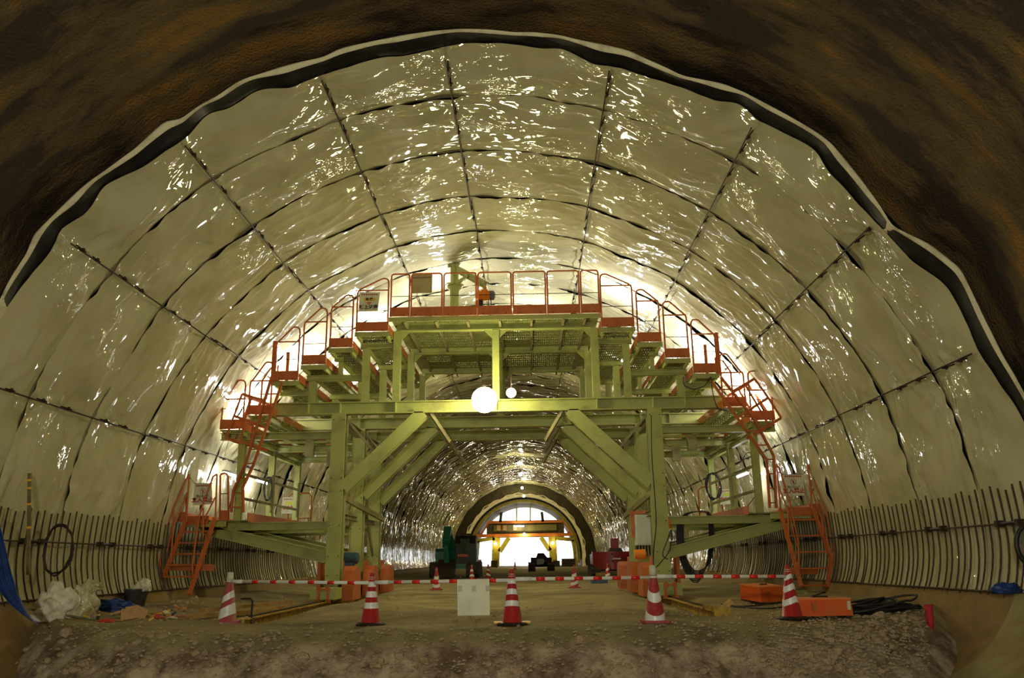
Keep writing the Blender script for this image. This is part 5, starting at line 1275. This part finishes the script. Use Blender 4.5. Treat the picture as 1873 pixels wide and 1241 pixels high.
build('cab_skirt', MB().lohi((A[0] - .01, YE - .4, A[2]), (B[0] + .03, YE - .3, A[2] + .24)), M_EXG, cabp); build('side_pillar', MB().lohi((B[0] - .02, YE - .34, A[2]), (B[0] + .05, YE + 1.2, A[2] + .75 * h_)), M_EXG, cabp)
C, D = ex(842, 1012, YE - .37), ex(859, 986, YE - .37); build('windscreen', MB().lohi((C[0], YE - .37, C[2]), (D[0], YE - .34, D[2])), M_GLASS, cabp)
mk = MB()
for k in range(6): q_ = ex(837.5 + k * 3.3, 1019, YE - .37); mk.lohi((q_[0], YE - .365, q_[2]), (q_[0] + .065, YE - .35, q_[2] + .13))
build('orange_marking', mk, M_ORANGE2, cabp)
A, B = ex(842, 980), ex(861, 974); build('roof_light_bar', MB().lohi((A[0], YE + .2, A[2]), (B[0], YE + .3, B[2] - .06)), M_DARK, cabp)
bm = MB(); q0, q1, q2, q3 = ex(829, 1030, YE + .1), ex(826, 1000, YE - .6), ex(820, 972, YE - 1.2), ex(817, 985, YE - 2.0)
for u, v in ((q0, q1), (q1, q2)): bm.bar(u, v, .34, .4, up=(0, 1, 0))
boom = build('boom', bm, M_EXG, t); build('dipper', MB().bar(q2 + (0, -.1, .05), q3 + (0, -.2, -.3), .36, .44, up=(0, 1, 0)), M_EXG, t); build('hydraulic_ram', MB().tube([q0 + (-.25, -.2, 0), q2 + (-.05, -.2, -.3)], .07, 8), M_DARK, t)
build('bucket', MB().prism([(YE - 2.6, zg + .05), (YE - 1.7, zg + .05), (YE - 1.5, zg + .5), (YE - 1.9, zg + .9), (YE - 2.3, zg + .5)], 'x', q3[0] - .4, q3[0] + .4), M_DARK, t)
build('dipper_tail', MB().bar(q3 + (0, -.2, -.3), (q3[0], YE - 1.9, zg + .8), .24, .3, up=(0, 1, 0)), M_EXG, t)
# maroon machine, seen from behind
YM = 41.5; zg = gz(4, YM); m0_ = PY(1122, 1050, YM)
t = thing('maroon_excavator', 'maroon crawler machine with rounded counterweight parked by the wall', 'excavator', (m0_[0], YM, zg))
A, B = PY(1086, 1043, YM), PY(1159, 1009, YM); xc = (A[0] + B[0]) / 2; hw = (B[0] - A[0]) / 2
poly = [(xc - hw, YM + 1.2), (xc - hw, YM + .35)] + [(xc + hw * 1.0 * q_, YM + .35 * q_ * q_) for q_ in np.linspace(-.9, .9, 11)] + [(xc + hw, YM + .35), (xc + hw, YM + 1.2)]
cw = build('counterweight', MB().prism(poly, 'z', A[2], B[2]), M_EXM, t)
hm = MB()
for px, py in ((1119.5, 1014), (1133, 1013), (1120.5, 1027), (1134, 1026)): hm.lathe([(0, -.02), (.055, -.02), (.055, .02), (0, .02)], tuple(PY(px, py, YM + .0)), 12, 'y')
build('lifting_hole', hm, M_BLACK, cw); q_ = PY(1128, 1022.5, YM); build('grab_bar', MB().lohi(q_ + (-.2, -.04, -.03), q_ + (.2, .03, .03)), M_PAPER, cw)
A2, B2 = PY(1117, 1003, YM + .8), PY(1131, 985, YM + .8); build('boom_end', MB().lohi((A2[0], YM + .8, A2[2]), (B2[0], YM + 1.6, B2[2])), M_EXM, t); build('boom_foot', MB().prism([(A2[0] - .05, A2[2]), (B2[0] + .1, A2[2]), (B2[0] + .2, B[2]), (A2[0] - .15, B[2])], 'y', YM + .7, YM + 1.7), mat('dark_maroon', S(70, 26, 28), .5, second=S(56, 24, 24), nscale=3), t)
build('housing', MB().lohi((xc - hw + .05, YM + 1.2, A[2]), (xc + hw - .05, YM + 3, B[2] - .1)), M_EXM, t)
build('undercarriage', MB().lohi((xc - .6, YM + .9, zg + .25), (xc + .6, YM + 2.6, A[2])), M_DARK, t)
for sx in (-1, 1): track(t, xc + sx * .85, YM + .2, YM + 3.2, .45, .55, zg)
build('yellow_guard', MB().lohi((xc - hw + .1, YM + .1, A[2] - .28), (xc - hw + .75, YM + .2, A[2] - .14)), M_YSTEEL, t)
bp2 = PG(1096, 1068); o = build('battery_crate', MB().lohi((-.3, -.2, 0), (.3, .2, .14)).lohi((-.26, -.16, .14), (.26, .16, .2)), M_BLUEM, None, False, False); o.location = gl(bp2); tag(o, 'low blue grey crate on the muck before the maroon machine', 'crate')
# small dark excavator in the far opening
YD = 62.; zg = gz(1, YD); d0 = PY(991, 1046, YD)
t = thing('dark_excavator', 'small dark excavator standing against the bright far opening', 'excavator', (d0[0], YD, zg))
for px in (973, 1008): track(t, PY(px, 1046, YD)[0], YD - .7, YD + 1.5, .5, .6, zg)
A, B = PY(971, 1037, YD), PY(1009, 1020, YD); build('body', MB().lohi((A[0], YD, A[2]), (B[0], YD + 1.8, B[2])), M_DARK, t)
A, B = PY(980, 1022, YD - .1), PY(1002, 1012, YD - .1); build('boom', MB().prism([(A[0], A[2]), (B[0], A[2]), (B[0] - .3, B[2]), (A[0] + .15, B[2])], 'y', YD - .1, YD + 1), M_DARK, t)
A, B = PY(982, 1034, YD - .02), PY(996, 1023, YD - .02); build('pale_panel', MB().prism([(A[0], A[2]), (B[0] - .1, A[2] + .05), (B[0], A[2] + .25), (B[0] - .05, B[2]), (A[0], B[2])], 'y', YD - .03, YD), M_CAB, t)
build('undercarriage', MB().lohi((d0[0] - .7, YD, zg + .3), (d0[0] + .7, YD + 1, zg + .55)), M_DARK, t)

# lining form carriage beyond the stop-end
YFm = 92.
fm = thing('form_carriage', 'yellow and orange steel lining form carriage inside the far tunnel ring', 'formwork', (CX, YFm, 0))
def fx(px, py, Y=YFm): return PY(px, py, Y)
def fbar(name, a, b, w, m, Y=YFm, dep=.3): build(name, MB().bar(fx(*a, Y), fx(*b, Y), w, dep, up=(0, 1, 0)), m, fm)
for Y in (YFm, YFm + 4, YFm + 8):
    for a, b, w, m in (((906, 1040), (908, 984), .85, M_FORM), ((1013, 1036), (1010, 982), .85, M_FORM), ((868, 981), (1056, 978), .34, M_FORMO), ((893, 956), (1030, 954), .3, M_FORMO),
                       ((914, 1010), (931, 984), .5, M_FORM), ((1006, 1008), (989, 983), .5, M_FORM), ((872, 990), (905, 985), .4, M_FORM), ((1016, 985), (1050, 988), .4, M_FORM),
                       ((871, 1040), (875, 990), .35, M_FORM), ((1054, 1036), (1049, 988), .35, M_FORM), ((945, 954), (945, 925), .14, M_FORM), ((970, 954), (970, 925), .14, M_FORM), ((915, 956), (917, 938), .3, M_DARK), ((993, 955), (991, 937), .3, M_DARK),
                       ((880, 978), (893, 957), .16, M_FORMO), ((1045, 975), (1030, 955), .16, M_FORMO)):
        fbar('form_member', a, b, w, m, Y)
build('walkway_panel', MB().bar(fx(890, 970.5, YFm + .3), fx(1032, 968.5, YFm + .3), 1.65, .1, up=(0, 1, 0)), mat('form_dark_olive', S(96, 88, 44), .6, second=S(70, 56, 34), nscale=.7), fm)  # opaque dark olive panel behind the beams
build('sign_beam', MB().bar(fx(903, 967), fx(1018, 965), .62, .2, up=(0, 1, 0)), mat('form_dull_green', S(120, 110, 56), .6, second=S(100, 84, 48), nscale=1), fm)
for px in (912, 923, 942): q_ = fx(px, 966, YFm - .2); build('notice_sheet', MB().lohi(q_ + (-.2, -.02, -.28), q_ + (.2, 0, .28)), M_CARD, fm)
T_, Yg_ = np.meshgrid(np.linspace(-1.62, 1.62, 60), np.array([YFm - .6, YFm + 4, YFm + 9.]), indexing='ij')
fs_ = grid_obj('form_skin', np.stack([CX * 0 + 5.75 * np.sin(T_), Yg_ - YFm, CZ + 5.75 * np.cos(T_)], -1).reshape(-1, 3), 60, 3, M_FORM, fm)
arcp = [np.array((CX + 5.9 * math.sin(a), YFm - .3, CZ + 5.9 * math.cos(a))) for a in np.linspace(-1.7, 1.7, 40)]
mb = MB()
for u, v in zip(arcp[:-1], arcp[1:]): mb.bar(u, v, .3, .45, up=(0, 1, 0))
build('form_arch', mb, M_FORM, fm)
for k, (x0, x1, y0, y1) in enumerate(((866, 880, 1024, 1040), (1028, 1052, 1022, 1040), (1012, 1024, 1026, 1040), (898, 910, 1026, 1040))):
    a, b = fx(x0, y1, YFm - 2.5), fx(x1, y0, YFm - 2.5); build('hydraulic_unit', MB().lohi((a[0], YFm - 2.5, max(a[2], 0)), (b[0], YFm - 1.6, b[2])), M_TRACK if k else M_FORMO, fm)
for k, (px, py, m) in enumerate(((949, 963, None), (959, 978, None), (906, 995, None), (1011, 994, None))):
    q_ = fx(px, py, YFm - .7); t = thing('work_or_fill_lamp', 'bright work lamp fixed to the far form carriage', 'lamp', tuple(q_), group='work lamps on the form carriage')
    if k == 0: build('tube', MB().bar(q_ + (-.55, 0, 0), q_ + (.55, 0, 0), .12, .12), M_TUBE, t)
    else: build('bulb', MB().lathe([(0, -.16), (.12, -.1), (.16, 0), (.12, .1), (0, .16)], tuple(q_), 12), M_BULB if k > 1 else M_TUBE, t, True)
    build('bracket', MB().bar(q_ + (0, .05, .05), q_ + (0, .6, .1), .05, .05), M_DARK, t)
light('form_light', 'POINT', fx(959, 985, YFm - 1.2), 250, LAMP_YELLOW, t, .2)
